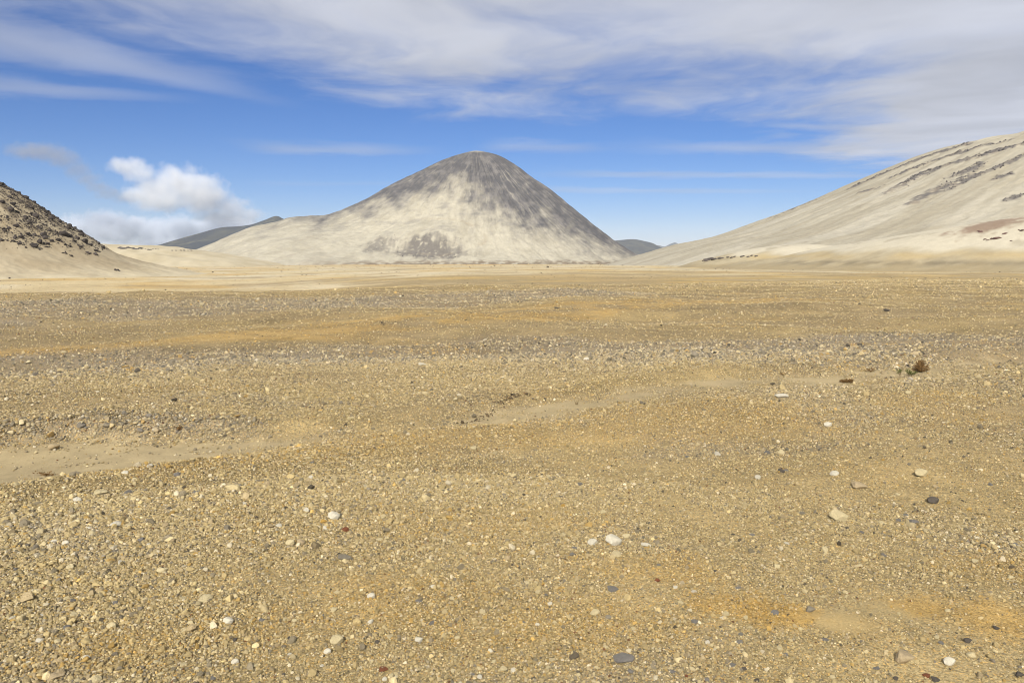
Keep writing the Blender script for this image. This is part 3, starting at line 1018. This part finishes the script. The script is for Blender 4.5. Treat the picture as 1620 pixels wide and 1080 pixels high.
def scree(name, label, hill, mask, x0, x1, y0, y1, n, size, tone, seed):
    """rocks lying thickly where the lava shows through the ash"""
    g = np.random.default_rng(seed)
    x, y = g.uniform(x0, x1, n), g.uniform(y0, y1, n)
    k = g.random(n) < mask(x, y)
    x, y = x[k], y[k]
    n = len(x)
    sz = size * np.exp(g.normal(0, 0.4, n))
    col = np.array(tone) * g.uniform(0.6, 1.7, n)[:, None]
    return instancer(name, label, 'scree', x, y, hill.z(x, y) + sz * 0.15, sz, col, PEB[4:], g)


scree('hillside_scree', 'dark lava rubble in long strips down the right hillside', RIGHT, lava_strips, 380, 760, 480, 1100, 70000, 0.62, (.10, .088, .08), 21)
scree('mountain_scree', 'dark rock rubble on the low lobe of the mountain foot', CONE, lambda x, y: rock_patch(x, y) * sstep(fbm(x / 9, y / 12, 109, 4), -0.2, 0.15), -340, -50, 1480, 1650, 5000, 0.7, (.12, .105, .095), 22)


scree('slope_scree', 'small dark rubble scattered among the boulders of the left hill', LEFT,
      lambda x, y: sstep(LEFT.z(x, y), 0.5, 9) * (0.22 + 0.78 * sstep(fbm(x / 8, y / 8, 133, 4), -0.15, 0.30)), -230, -100, 215, 345, 90000, 0.24, (.058, .048, .040), 23)


g = np.random.default_rng(41)
nv = 26000
rv, av = np.exp(g.uniform(math.log(75), math.log(1450), nv)), np.radians(g.uniform(-36, 36, nv))
xv, yv = rv * np.sin(av), rv * np.cos(av)
kv = (g.random(nv) < sstep(fbm(xv / 40, yv / 25, 157, 5, 0.65), -0.15, 0.35)) & (LEFT.z(xv, yv) < ground_z(xv, yv)) & (RIGHT.z(xv, yv) < ground_z(xv, yv))
xv, yv, rv = xv[kv], yv[kv], rv[kv]
sv_ = rv * 0.00034 * np.exp(g.normal(0, .5, len(xv)))
cv_ = np.where(g.random((len(xv), 1)) < 0.55, np.array((.13, .105, .07)), np.array((.44, .37, .24))) * g.uniform(.6, 1.3, len(xv))[:, None]
instancer('valley_rubble', 'small stones dotted over the valley floor before the hills', 'rubble', xv, yv, ground_z(xv, yv) + sv_ * .3, sv_, cv_, PEB[4:], g)


# single stones that stand out in the photograph: (px, py, width in px, colour, flatness, turn, label)
STONE_MESH = [rock_mesh('stone', 500 + i, 3, flat=f, cuts=c, rough=0.16) for i, (f, c) in
              enumerate(((.62, 9), (.45, 10), (.75, 9), (.35, 8), (.85, 11), (.55, 12)))]
BOULDER_MESH = [rock_mesh('boulder', 600 + i, 2, flat=.8, cuts=10, rough=0.3) for i in range(6)]
for q in STONE_MESH + BOULDER_MESH:
    q.materials.append(M_STONE)


def put(name, me, loc, size, rot, color, label, cat, group=None):
    o = bpy.data.objects.new(name, me)
    C.objects.link(o)
    o.location, o.rotation_euler = loc, rot
    o.scale = size if isinstance(size, tuple) else (size, size, size)
    o.color = tuple(color) + (1,)
    return tag(o, label, cat, group)


def ground_hit(px, py):
    return hit(ground_z, px, py, 1.5, 90, 9000)


NAMED = [
    (970, 855, 30, 'white', 2, 0.2, 'largest white pumice stone of the pale cluster right of centre'),
    (938, 857, 20, 'white', 0, 0.1, 'smooth white pumice pebble, leftmost of the pale cluster right of centre'),
    (1022, 860, 19, 'white', 3, -.3, 'flat white pumice chip, rightmost of the pale cluster right of centre'),
    (975, 876, 20, 'cream', 5, .6, 'cream pumice stone just below the pale cluster right of centre'),
    (992, 848, 14, 'cream', 0, .2, 'small cream pebble at the top of the pale cluster right of centre'),
    (969, 930, 23, 'slate', 1, 0.1, 'dark slate stone with a pointed end below the pale cluster'),
    (986, 1038, 40, 'slate', 3, 0.0, 'largest flat blue-grey stone at the bottom edge right of centre'),
    (545, 879, 25, 'grey', 3, 0.1, 'flat grey stone with a sharp right tip left of centre'),
    (547, 838, 15, 'rust', 0, 0.0, 'red-brown pebble above the flat grey stone left of centre'),
    (528, 816, 22, 'white', 2, .4, 'angular white stone above the red-brown pebble'),
    (512, 825, 12, 'ochre', 4, .3, 'yellow pebble touching the angular white stone'),
    (460, 858, 17, 'cream', 0, .1, 'round cream pebble left of the flat grey stone'),
    (476, 858, 15, 'beige', 2, .1, 'pale bluish-grey pebble touching the round cream pebble'),
    (1326, 817, 30, 'cream', 2, 0.0, 'large cream pumice stone with dark left side on the right'),
    (1358, 766, 28, 'beige', 1, -.3, 'flat beige stone sunk in the sand above the large cream stone'),
    (1457, 749, 22, 'cream', 0, 0.1, 'rounded cream stone highest on the right foreground'),
    (1320, 748, 16, 'white', 5, 0.3, 'small white rock left of the rounded cream stone'),
    (1445, 824, 18, 'slate', 1, -.15, 'dark blue-grey oblong stone right of the large cream stone'),
    (1476, 792, 20, 'dark', 0, .1, 'black stone above the dark oblong stone on the right'),
    (1430, 1043, 32, 'beige', 4, 0.0, 'big blocky beige stone at the bottom right'),
    (1502, 1047, 20, 'white', 0, 0.0, 'white pebble right of the big blocky beige stone'),
    (1430, 1031, 15, 'grey', 1, 0.0, 'grey pebble resting behind the big blocky beige stone'),
    (1226, 969, 15, 'slate', 5, 0.4, 'grey stone lying in the orange stained patch'),
    (1282, 965, 17, 'grey', 4, 0.1, 'squarish grey-brown stone right of the orange stained patch'),
    (1531, 1013, 13, 'dark', 0, 0.1, 'shiny black pebble near the right bottom corner'),
    (1576, 993, 12, 'dark', 1, 0.0, 'small black pebble above the shiny one at the right'),
    (1480, 1075, 16, 'dark', 1, 0.0, 'black flat pebble on the bottom edge at the right'),
    (1466, 1068, 14, 'rust', 1, 0.3, 'brown-red pebble on the bottom edge at the right'),
    (1613, 1068, 14, 'dark', 4, 0.0, 'black pebble in the extreme bottom right corner'),
    (85, 708, 17, 'beige', 4, 0.3, 'grey-white rock standing alone in the sandy wash at the left'),
    (1236, 624, 24, 'white', 3, 0.1, 'flat white rock on the near edge of the wash at the right'),
    (1310, 672, 14, 'white', 0, 0.0, 'bright cream pebble below the flat white rock'),
    (1437, 621, 10, 'cream', 0, 0.0, 'pale pebble on the gravel below the dry bush'),
    (88, 1068, 25, 'beige', 1, 0.1, 'large beige stone at the bottom left corner'),
    (152, 1076, 18, 'cream', 2, 0.2, 'cream stone cut by the bottom edge at the left'),
    (63, 1014, 12, 'white', 2, 0.9, 'upright white pebble above the large beige corner stone'),
    (136, 1015, 14, 'tan', 2, 0.5, 'tan pebble with a dark right side in the left corner'),
    (178, 991, 17, 'cream', 0, 0.0, 'rounded cream pebble above the left corner stones'),
    (325, 946, 24, 'cream', 5, 0.5, 'wedge-shaped cream stone left of centre near the bottom'),
    (361, 983, 18, 'white', 2, 0.5, 'white angular pebble below the wedge-shaped cream stone'),
    (534, 1013, 26, 'cream', 0, 0.3, 'large cream pumice stone at the bottom left of centre'),
    (519, 1031, 15, 'white', 0, 0.0, 'white pebble touching the large cream stone at the bottom'),
    (606, 1057, 18, 'rust', 1, 0.0, 'red-brown stone near the bottom left of centre'),
    (373, 1048, 15, 'white', 0, 0.0, 'round white pebble near the bottom edge at the left'),
    (256, 903, 16, 'cream', 2, 0.8, 'triangular cream pebble in the coarse left gravel'),
    (322, 948, 9, 'grey', 2, 0.0, 'small grey pebble beside the wedge-shaped cream stone'),
    (105, 859, 12, 'white', 0, 0.0, 'white pebble on the left below the wash'),
    (158, 778, 22, 'cream', 1, 0.0, 'flat cream stone just below the near edge of the wash'),
    (183, 828, 18, 'white', 5, 0.2, 'two-pointed white stone on the left gravel'),
    (588, 942, 16, 'white', 0, 0.0, 'white pebble left of centre above the red-brown stones'),
    (662, 1012, 16, 'white', 2, 0.9, 'long white pebble near the bottom centre'),
    (796, 1060, 15, 'cream', 4, 0.0, 'cream pebble on the bottom edge at the centre'),
    (1040, 918, 11, 'rust', 4, 0.0, 'dark brown pebble right of the dark slate stone'),
    (1042, 893, 9, 'slate', 1, 0.0, 'small slate chip in the ochre sand right of the pale cluster'),
    (1131, 902, 10, 'dark', 1, 0.1, 'small black chip right of the ochre sand'),
    (1099, 983, 15, 'slate', 1, 0.1, 'blue-grey flat pebble left of the orange stained patch'),
    (963, 976, 13, 'grey', 0, 0.0, 'grey pebble between the dark slate and the bottom stone'),
    (941, 967, 18, 'cream', 5, 0.1, 'cream angular stone below the dark slate stone'),
    (905, 877, 10, 'slate', 4, 0.0, 'small slate pebble left of the pale cluster'),
    (667, 575, 15, 'white', 1, 0.0, 'white stone on the grey gravel band above the wash'),
    (928, 568, 11, 'white', 0, 0.0, 'white stone on the gravel right of centre beyond the wash'),
    (881, 487, 11, 'dark', 1, 0.0, 'dark rock on the golden sand far out on the plain'),
    (1403, 490, 12, 'dark', 1, 0.0, 'dark flat rock far out on the plain at the right'),
    (1236, 745, 12, 'dark', 2, 0.0, 'black pebble left of the small white rock'),
]
DEP = 4.0
placed = []
for px, py, wpx, col, mi, turn, label in NAMED:
    p = ground_hit(px, min(py + wpx * 0.18, 1079))
    dist = float(np.hypot(p[0], p[1]))
    s_ = 0.46 * wpx / FOC * dist
    g = np.random.default_rng(int(px * 7 + py))
    c = np.array(PAL[col]) * g.uniform(0.92, 1.08)
    zf = (0.62, 0.45, 0.75, 0.35, 0.85, 0.55)[mi]
    put('stone', STONE_MESH[mi], (p[0], p[1], p[2] + s_ * zf * 0.6), s_, (g.normal(0, .08), g.normal(0, .08), turn), c, label, 'stone')
    placed.append((p[0], p[1], s_))

# further loose stones, alike but countable
KIND = {'cream': ('cream pumice pebble lying in the foreground gravel', 'cream pebbles in the foreground gravel'),
        'white': ('small whitish pumice pebble lying in the foreground gravel', 'white pebbles in the foreground gravel'),
        'slate': ('small slate-grey pebble lying in the foreground gravel', 'slate pebbles in the foreground gravel'),
        'ochre': ('small ochre-yellow pebble lying in the foreground gravel', 'ochre pebbles in the foreground gravel'),
        'dark': ('small black pebble lying in the foreground gravel', 'black pebbles in the foreground gravel'),
        'rust': ('small red-brown pebble lying in the foreground gravel', 'red-brown pebbles in the foreground gravel')}
g = np.random.default_rng(77)
count = 0
while count < 235:
    px, py = g.uniform(0, 1620), 1080 - 370 * g.random() ** 1.4
    p = ground_hit(px, py)
    if p is None:
        continue
    _, gold_, sand_, am_, _ = ground_fields(np.array([p[0]]), np.array([p[1]]))
    if sand_[0] > 0.2 or g.random() > am_[0]:
        continue
    col = g.choice(['cream', 'white', 'slate', 'ochre', 'dark', 'rust'], p=[.48, .22, .14, .05, .08, .03] if px < 800 else [.42, .10, .26, .06, .13, .03])
    wpx = g.uniform(7, 13.5) * (0.75 if col in ('dark', 'rust', 'ochre') else 1.0)
    s_ = 0.5 * wpx / FOC * float(np.hypot(p[0], p[1]))
    if any((p[0] - a) ** 2 + (p[1] - b) ** 2 < (1.3 * (s_ + c)) ** 2 for a, b, c in placed):
        continue
    placed.append((p[0], p[1], s_))
    place = ('left' if px < 540 else 'middle' if px < 1080 else 'right') + (' foreground' if py > 860 else ' middle-distance')
    mi = int(g.integers(0, 6))
    zf = (0.62, 0.45, 0.75, 0.35, 0.85, 0.55)[mi]
    put('pebble', STONE_MESH[mi], (p[0], p[1], p[2] + s_ * zf * 0.3), s_, (g.normal(0, .15), g.normal(0, .15), g.uniform(0, 6.28)),
        np.array(PAL[col]) * g.uniform(0.85, 1.1), KIND[col][0].replace('foreground', place), 'pebble', KIND[col][1].replace('foreground', place))
    count += 1

# ------------------------------------------------------------------ dark lava boulders on the left slope
SEEDS = [(215, 160, 3), (20, 215, 3), (90, 280, 4), (300, 335, 3), (215, 345, 3), (250, 385, 3), (75, 435, 2.4), (180, 515, 2.6), (290, 590, 3.6), (340, 560, 3),
         (370, 495, 3), (430, 355, 3), (505, 380, 3), (590, 400, 3.2), (580, 435, 3.2), (540, 495, 4.6), (685, 455, 2.6), (725, 555, 3.8), (685, 595, 2.6),
         (820, 630, 2.4), (750, 650, 2), (815, 660, 2), (880, 605, 2), (490, 333, 2), (410, 293, 2), (345, 260, 2.8), (290, 215, 2.2), (265, 260, 2.4),
         (105, 230, 2.2), (85, 170, 2.2), (115, 145, 2), (10, 60, 3), (45, 80, 2), (135, 420, 2), (40, 460, 1.8), (240, 490, 2.6), (295, 495, 2), (130, 520, 2),
         (115, 548, 1.8), (170, 568, 2), (10, 540, 2), (405, 570, 1.8), (440, 545, 1.8), (480, 470, 2.2), (420, 455, 2.2), (560, 580, 1.7), (595, 590, 1.7),
         (610, 675, 1.6), (560, 650, 1.5), (85, 897, 1.8), (155, 905, 1.6), (1005, 795, 1.6), (640, 435, 2.4), (660, 520, 2.4), (700, 495, 2.6), (630, 545, 2.2),
         (380, 520, 2), (500, 540, 2.4), (600, 500, 2.4), (770, 580, 2.2), (840, 570, 2), (150, 300, 1.8), (60, 350, 1.8), (330, 430, 1.8), (390, 410, 1.8)]


def boulder_label(cx, cy, j, sz):
    top = cy < 45 + 0.66 * cx + 60 and cx < 760
    if cy > 700:
        return 'small dark rock lying at the foot of the left hill', 'boulder', 'rocks at the foot of the left hill'
    if top:
        return (('large dark boulder' if j == 0 else 'small dark boulder') + ' on the skyline of the left hill', 'boulder',
                ('large' if j == 0 else 'small') + ' boulders on the skyline of the left hill')
    part = 'upper left' if cx < 270 else 'middle' if cx < 480 else 'lower right'
    return (('large' if j == 0 else 'small') + ' dark lava boulder on the %s part of the left hill' % part, 'boulder',
            ('large' if j == 0 else 'small') + ' boulders on the %s part of the left hill' % part)


g = np.random.default_rng(99)
count = 0
for k, (cx, cy, sz) in enumerate(SEEDS):
    for j in range(1 + int(g.integers(3, 6))):
        qx = cx + (0 if j == 0 else g.normal(0, 24))
        qy = cy + (0 if j == 0 else g.normal(0, 15) + 0.35 * (qx - cx))
        p = hit(LEFT.z, qx * 0.1852, 280 + qy * 0.1852 + 0.6, 150, 420)
        if p is None:
            p = hit(LEFT.z, qx * 0.1852, 280 + qy * 0.1852 + 3.5, 150, 420)
        if p is None:
            continue
        s_ = (0.41 * sz if j == 0 else g.uniform(0.22, 0.60) * (0.75 if sz < 2.4 else 1.0)) * g.uniform(0.8, 1.15)
        c = np.array((0.046, 0.038, 0.033)) * g.uniform(0.7, 1.6)
        put('boulder', BOULDER_MESH[int(g.integers(0, 6))], (p[0], p[1], p[2] + s_ * 0.2), (s_ * g.uniform(.9, 1.4), s_, s_ * g.uniform(.7, 1.15)),
            (g.normal(0, .2), g.normal(0, .2), g.uniform(0, 6.28)), c, *boulder_label(cx, cy, j, sz))
        count += 1
print('boulders', count)

# rocks of the dark ledge on the far plateau and of the low ridge at the right
for zf, spots, rng_, size, lab, grp, tone in (
        (None, [(px, 392.5 + 2.5 * math.sin(px * .3) * .4 + (px - 190) * 0.04) for px in range(190, 252, 4)] + [(px, 396.5) for px in (272, 278, 286, 291, 297, 302)], (850, 1300), 2.1,
         'dark rock in the broken ledge along the far plateau edge', 'ledge rocks on the far plateau', (.075, .065, .06)),
        (ridge_z, [(1112 + i * 4.1 + 2.2 * math.sin(i * 2.3), 412.8 - i * 0.42 - 1.2 * math.sin(i * .2) + 0.8 * math.sin(i * 1.9)) for i in range(22) if i not in (8, 13, 14, 18)], (250, 520), 0.95,
         'dark rock in the curved ledge on the low ash ridge', 'ledge rocks on the low ash ridge', (.085, .07, .06)),
        (ridge_z, [(1558, 379), (1563, 380), (1569, 378.5), (1575, 378), (1579, 377), (1548, 366), (1552, 367), (1600, 381), (1612, 364), (1617, 365), (1590, 370)], (200, 420), 0.75,
         'dark reddish rock on the brown patch at the right edge', 'rocks on the brown patch at the right edge', (.10, .06, .05))):
    for i, (px, py) in enumerate(spots):
        if zf is None:
            d = ray(px, py)
            t_ = 1010 / d[1]
            deps = bpy.context.evaluated_depsgraph_get() if i == 0 else deps
            pl = bpy.data.objects['plateau']
            ok, loc, nrm, _ = pl.ray_cast((0, 0, EYE), tuple(d / np.linalg.norm(d)))
            if not ok:
                continue
            p = np.array(loc)
        else:
            p = hit(zf, px, py, *rng_)
            if p is None:
                continue
        s_ = size * g.uniform(0.45, 1.3) * (1.35 if i < len(spots) * 0.4 else 0.8)
        put('boulder', BOULDER_MESH[int(g.integers(0, 6))], (p[0], p[1], p[2] + s_ * 0.15), (s_ * g.uniform(1, 1.7), s_, s_ * g.uniform(.5, .9)),
            (0, 0, g.uniform(-.4, .4)), np.array(tone) * g.uniform(.7, 1.5), lab, 'rock', grp)

# ------------------------------------------------------------------ sparse plants in the wash
def leaf_material(name, color, var):
    m, t, p = base_mat(name, 0.8)
    pos = t.new('ShaderNodeNewGeometry').outputs['Position']
    k = t.m('MULTIPLY_ADD', t.noise(pos, 60, 3, 0.6), var, 1 - var / 2)
    t.put(p.inputs['Base Color'], t.mix(1.0, color, t.xyz(k, k, k), 'MULTIPLY'))
    return m


M_DRY, M_TWIG = leaf_material('dry_leaf', (0.16, 0.092, 0.034), 1.7), leaf_material('twig', (0.12, 0.08, 0.045), 0.8)
M_GREEN, M_STRAW = leaf_material('green_leaf', (0.085, 0.095, 0.022), 1.0), leaf_material('straw', (0.15, 0.10, 0.045), 0.8)


def part_mesh(name, verts, faces, mat, parent):
    me = bpy.data.meshes.new(name)
    me.from_pydata(verts, [], faces)
    me.update()
    me.materials.append(mat)
    o = bpy.data.objects.new(name, me)
    C.objects.link(o)
    o.parent = parent
    return o


def plant(name, label, cat, px, py, stems, height, spread, leaves, leaf, m_stem, m_leaf, seed, dome=False, stretch=1.0, parts=('stems', 'foliage')):
    """low desert plant: bent stems from one root with small pointed leaves along them"""
    g = np.random.default_rng(seed)
    p = ground_hit(px, py)
    root = bpy.data.objects.new(name, None)
    C.objects.link(root)
    root.location = p
    tag(root, label, cat)
    sv, sf, lv, lf = [], [], [], []
    for i in range(stems):
        a = g.uniform(0, 2 * math.pi)
        sp_ = spread * math.sqrt(g.random())
        hh = height * (math.sqrt(max(0.05, 1 - (sp_ / spread) ** 2)) if dome else g.uniform(0.5, 1.0))
        pts = []
        base = np.array([math.cos(a) * sp_ * 0.25 * stretch, math.sin(a) * sp_ * 0.25, -0.01])
        tip = np.array([math.cos(a) * sp_ * stretch, math.sin(a) * sp_, hh])
        for k in range(5):
            f = k / 4
            q = base + (tip - base) * np.array([f, f, f ** 0.75]) + g.normal(0, 0.02 * height, 3) * (k > 0)
            pts.append(q)
        r0 = 0.006 * height / 0.25
        for k in range(5):
            r = r0 * (1 - 0.75 * k / 4)
            for j in range(3):
                b = j * 2.0944
                sv.append(tuple(pts[k] + np.array([math.cos(b) * r, math.sin(b) * r, 0])))
        o_ = len(sv) - 15
        for k in range(4):
            for j in range(3):
                sf.append((o_ + k * 3 + j, o_ + k * 3 + (j + 1) % 3, o_ + k * 3 + 3 + (j + 1) % 3, o_ + k * 3 + 3 + j))
        for _ in range(leaves):
            f = g.uniform(0.25, 1.05)
            k = min(int(f * 4), 3)
            c = pts[k] + (pts[k + 1] - pts[k]) * (f * 4 - k)
            u = g.normal(size=3)
            u[2] = abs(u[2]) * 0.8
            u /= np.linalg.norm(u)
            v = np.cross(u, g.normal(size=3))
            v /= np.linalg.norm(v)
            L = leaf * g.uniform(0.6, 1.3)
            n0 = len(lv)
            lv += [tuple(c), tuple(c + u * L * 0.5 + v * L * 0.28), tuple(c + u * L), tuple(c + u * L * 0.5 - v * L * 0.28)]
            lf.append((n0, n0 + 1, n0 + 2, n0 + 3))
    part_mesh(parts[0], sv, sf, m_stem, root)
    if lf:
        part_mesh(parts[1], lv, lf, m_leaf, root)
    return root


plant('dry_bush', 'rounded brown dry bush standing in the wash at the right', 'bush', 1456, 588, 70, 0.16, 0.125, 13, 0.026, M_TWIG, M_DRY, 1, dome=True)
plant('green_plant', 'small green leafy plant in front of the dry bush', 'plant', 1439, 595, 12, 0.11, 0.13, 8, 0.030, M_TWIG, M_GREEN, 2)
plant('green_plant', 'tiny dark green sprig left of the small green plant', 'plant', 1424, 592, 7, 0.08, 0.06, 8, 0.026, M_TWIG, M_GREEN, 3)
plant('grass_mat', 'low dark flat mat of plants on the near edge of the wash', 'plant', 1340, 605, 60, 0.045, 0.06, 8, 0.022, M_TWIG, M_DRY, 4, dome=True, stretch=2.0)
plant('dead_tuft', 'sparse brown tuft under the grey gravel bank left of the dry bush', 'plant', 1376, 588, 26, 0.06, 0.10, 6, 0.020, M_TWIG, M_DRY, 5, stretch=1.6)
plant('grass_tuft', 'thin dry grass tuft on the sand of the wash at the centre', 'grass', 912, 640, 9, 0.10, 0.05, 0, 0.02, M_STRAW, M_STRAW, 6, parts=('blades', 'foliage'))
plant('dead_tuft', 'faint brown tuft on the sand left of the flat white rock', 'plant', 1238, 594, 14, 0.05, 0.07, 4, 0.018, M_TWIG, M_DRY, 7)
plant('dead_tuft', 'dark brown tuft on the near edge of the wash at the far left', 'plant', 75, 752, 22, 0.035, 0.07, 6, 0.016, M_TWIG, M_DRY, 8, stretch=2.0)
plant('dead_tuft', 'small brown clump at the narrow end of the left sand patch', 'plant', 283, 681, 16, 0.05, 0.05, 6, 0.018, M_TWIG, M_DRY, 9)

# ------------------------------------------------------------------ clouds low over the horizon: lit volumes, far beyond the hills
def cloud(name, label, blobs, D, density, nscale, seed, cut, gain, color=(1, 1, 1)):
    import bmesh
    k = D / FOC
    bl = []
    for px, py, rx, ry in blobs:
        d = ray(px, py)
        t = D / d[1]
        bl.append((d[0] * t, D + 0.3 * k * rx * math.sin(px * 1.7), EYE + d[2] * t, rx * k * 1.3, rx * k * 1.0, ry * k * 1.3))
    bm = bmesh.new()
    for x, y, z, a, b, c in bl:
        r = bmesh.ops.create_icosphere(bm, subdivisions=3, radius=1.0)
        for v in r['verts']:
            v.co = (x + v.co.x * a, y + v.co.y * b, z + v.co.z * c)
    me = bpy.data.meshes.new(name)
    bm.to_mesh(me)
    bm.free()
    o = bpy.data.objects.new(name, me)
    C.objects.link(o)
    rm = o.modifiers.new('merge', 'REMESH')
    rm.mode, rm.voxel_size = 'VOXEL', 4.0 * k
    m = bpy.data.materials.new(name)
    m.use_nodes = True
    t = NT(m.node_tree)
    t.n.clear()
    pos = t.new('ShaderNodeNewGeometry').outputs['Position']
    F = None
    for x, y, z, a, b, c in bl:
        q = t.vm('LENGTH', t.vm('MULTIPLY', t.vm('SUBTRACT', pos, (x, y, z)), (1 / a, 1 / b, 1 / c)))
        f = t.m('SUBTRACT', 1.0, q)
        if F is None:
            F = f
        else:
            n = t.n.new('ShaderNodeMath')
            n.operation = 'SMOOTH_MAX'
            t.put(n.inputs[0], F)
            t.put(n.inputs[1], f)
            n.inputs[2].default_value = 0.15
            F = n.outputs[0]
    nz = t.noise(t.vm('ADD', t.vm('MULTIPLY', pos, (1 / (nscale * k),) * 3), (seed, seed * 2.0, 0.0)), 1.0, 3.5, 0.55)
    de = t.m('MULTIPLY', t.m('ADD', F, t.m('MULTIPLY_ADD', nz, 1.3, -0.65 - cut)), gain, clamp=True)
    vol = t.new('ShaderNodeVolumePrincipled')
    vol.inputs['Color'].default_value = color + (1,)
    vol.inputs['Anisotropy'].default_value = 0.0
    t.put(vol.inputs['Density'], t.m('MULTIPLY', de, density))
    out = t.new('ShaderNodeOutputMaterial')
    t.l.new(vol.outputs[0], out.inputs['Volume'])
    me.materials.append(m)
    return tag(o, label, 'cloud')


CD = 12500
cloud('cumulus_cloud', 'white billowing cumulus cloud low in the sky at the left',
      [(278, 292, 44, 32), (245, 300, 40, 26), (203, 263, 30, 15), (225, 275, 26, 16), (312, 303, 42, 30), (255, 318, 46, 18), (218, 308, 28, 14)],
      CD, 0.0068, 19, 3.0, 0.15, 1.15, (.93, .937, .952))
cloud('grey_cloud', 'grey ragged lower right end of the low cumulus above the dark hill',
      [(335, 322, 40, 26), (362, 330, 40, 22), (388, 342, 34, 15), (345, 342, 44, 14)],
      CD + 300, 0.0045, 13, 6.0, 0.20, 1.5, (.80, .82, .87))  # grey shading of this end of the cumulus put into the volume colour
cloud('thin_cloud', 'thin grey wisp of cloud trailing down to the white cumulus',
      [(38, 238, 36, 13), (72, 240, 38, 14), (102, 252, 30, 15), (122, 268, 24, 13), (140, 283, 22, 11), (158, 296, 22, 10), (176, 306, 24, 10), (196, 312, 24, 10)],
      CD, 0.0022, 11, 8.0, 0.13, 1.8, (.50, .52, .58))
cloud('cloud_bank', 'pale blue-grey cloud bank lying on the horizon at the left',
      [(122, 364, 36, 24), (160, 360, 42, 28), (200, 362, 42, 22), (245, 368, 46, 24), (290, 364, 40, 22), (330, 362, 40, 18), (372, 356, 36, 13), (300, 385, 90, 14)],
      CD + 1500, 0.0080, 16, 5.0, 0.20, 2.0, (.80, .84, .92))

# ------------------------------------------------------------------ clear mountain air
import bmesh
bm = bmesh.new()
bmesh.ops.create_cube(bm, size=1.0)
for v in bm.verts:
    v.co = (v.co.x * 19400, v.co.y * 19400, -63 + (v.co.z + 0.5) * 303)
hm = bpy.data.meshes.new('haze')
bm.to_mesh(hm)
bm.free()
hz = bpy.data.objects.new('haze', hm)
C.objects.link(hz)
tag(hz, 'clear thin air over the valley', 'haze', kind='stuff')
m = bpy.data.materials.new('haze')
m.use_nodes = True
t = NT(m.node_tree)
t.n.clear()
vol = t.new('ShaderNodeVolumePrincipled')
vol.inputs['Color'].default_value = (0.72, 0.84, 1.0, 1)
vol.inputs['Density'].default_value = 4e-5
out = t.new('ShaderNodeOutputMaterial')
t.l.new(vol.outputs[0], out.inputs['Volume'])
m.cycles.homogeneous_volume = True
hm.materials.append(m)
scene.cycles.volume_step_rate = 0.5
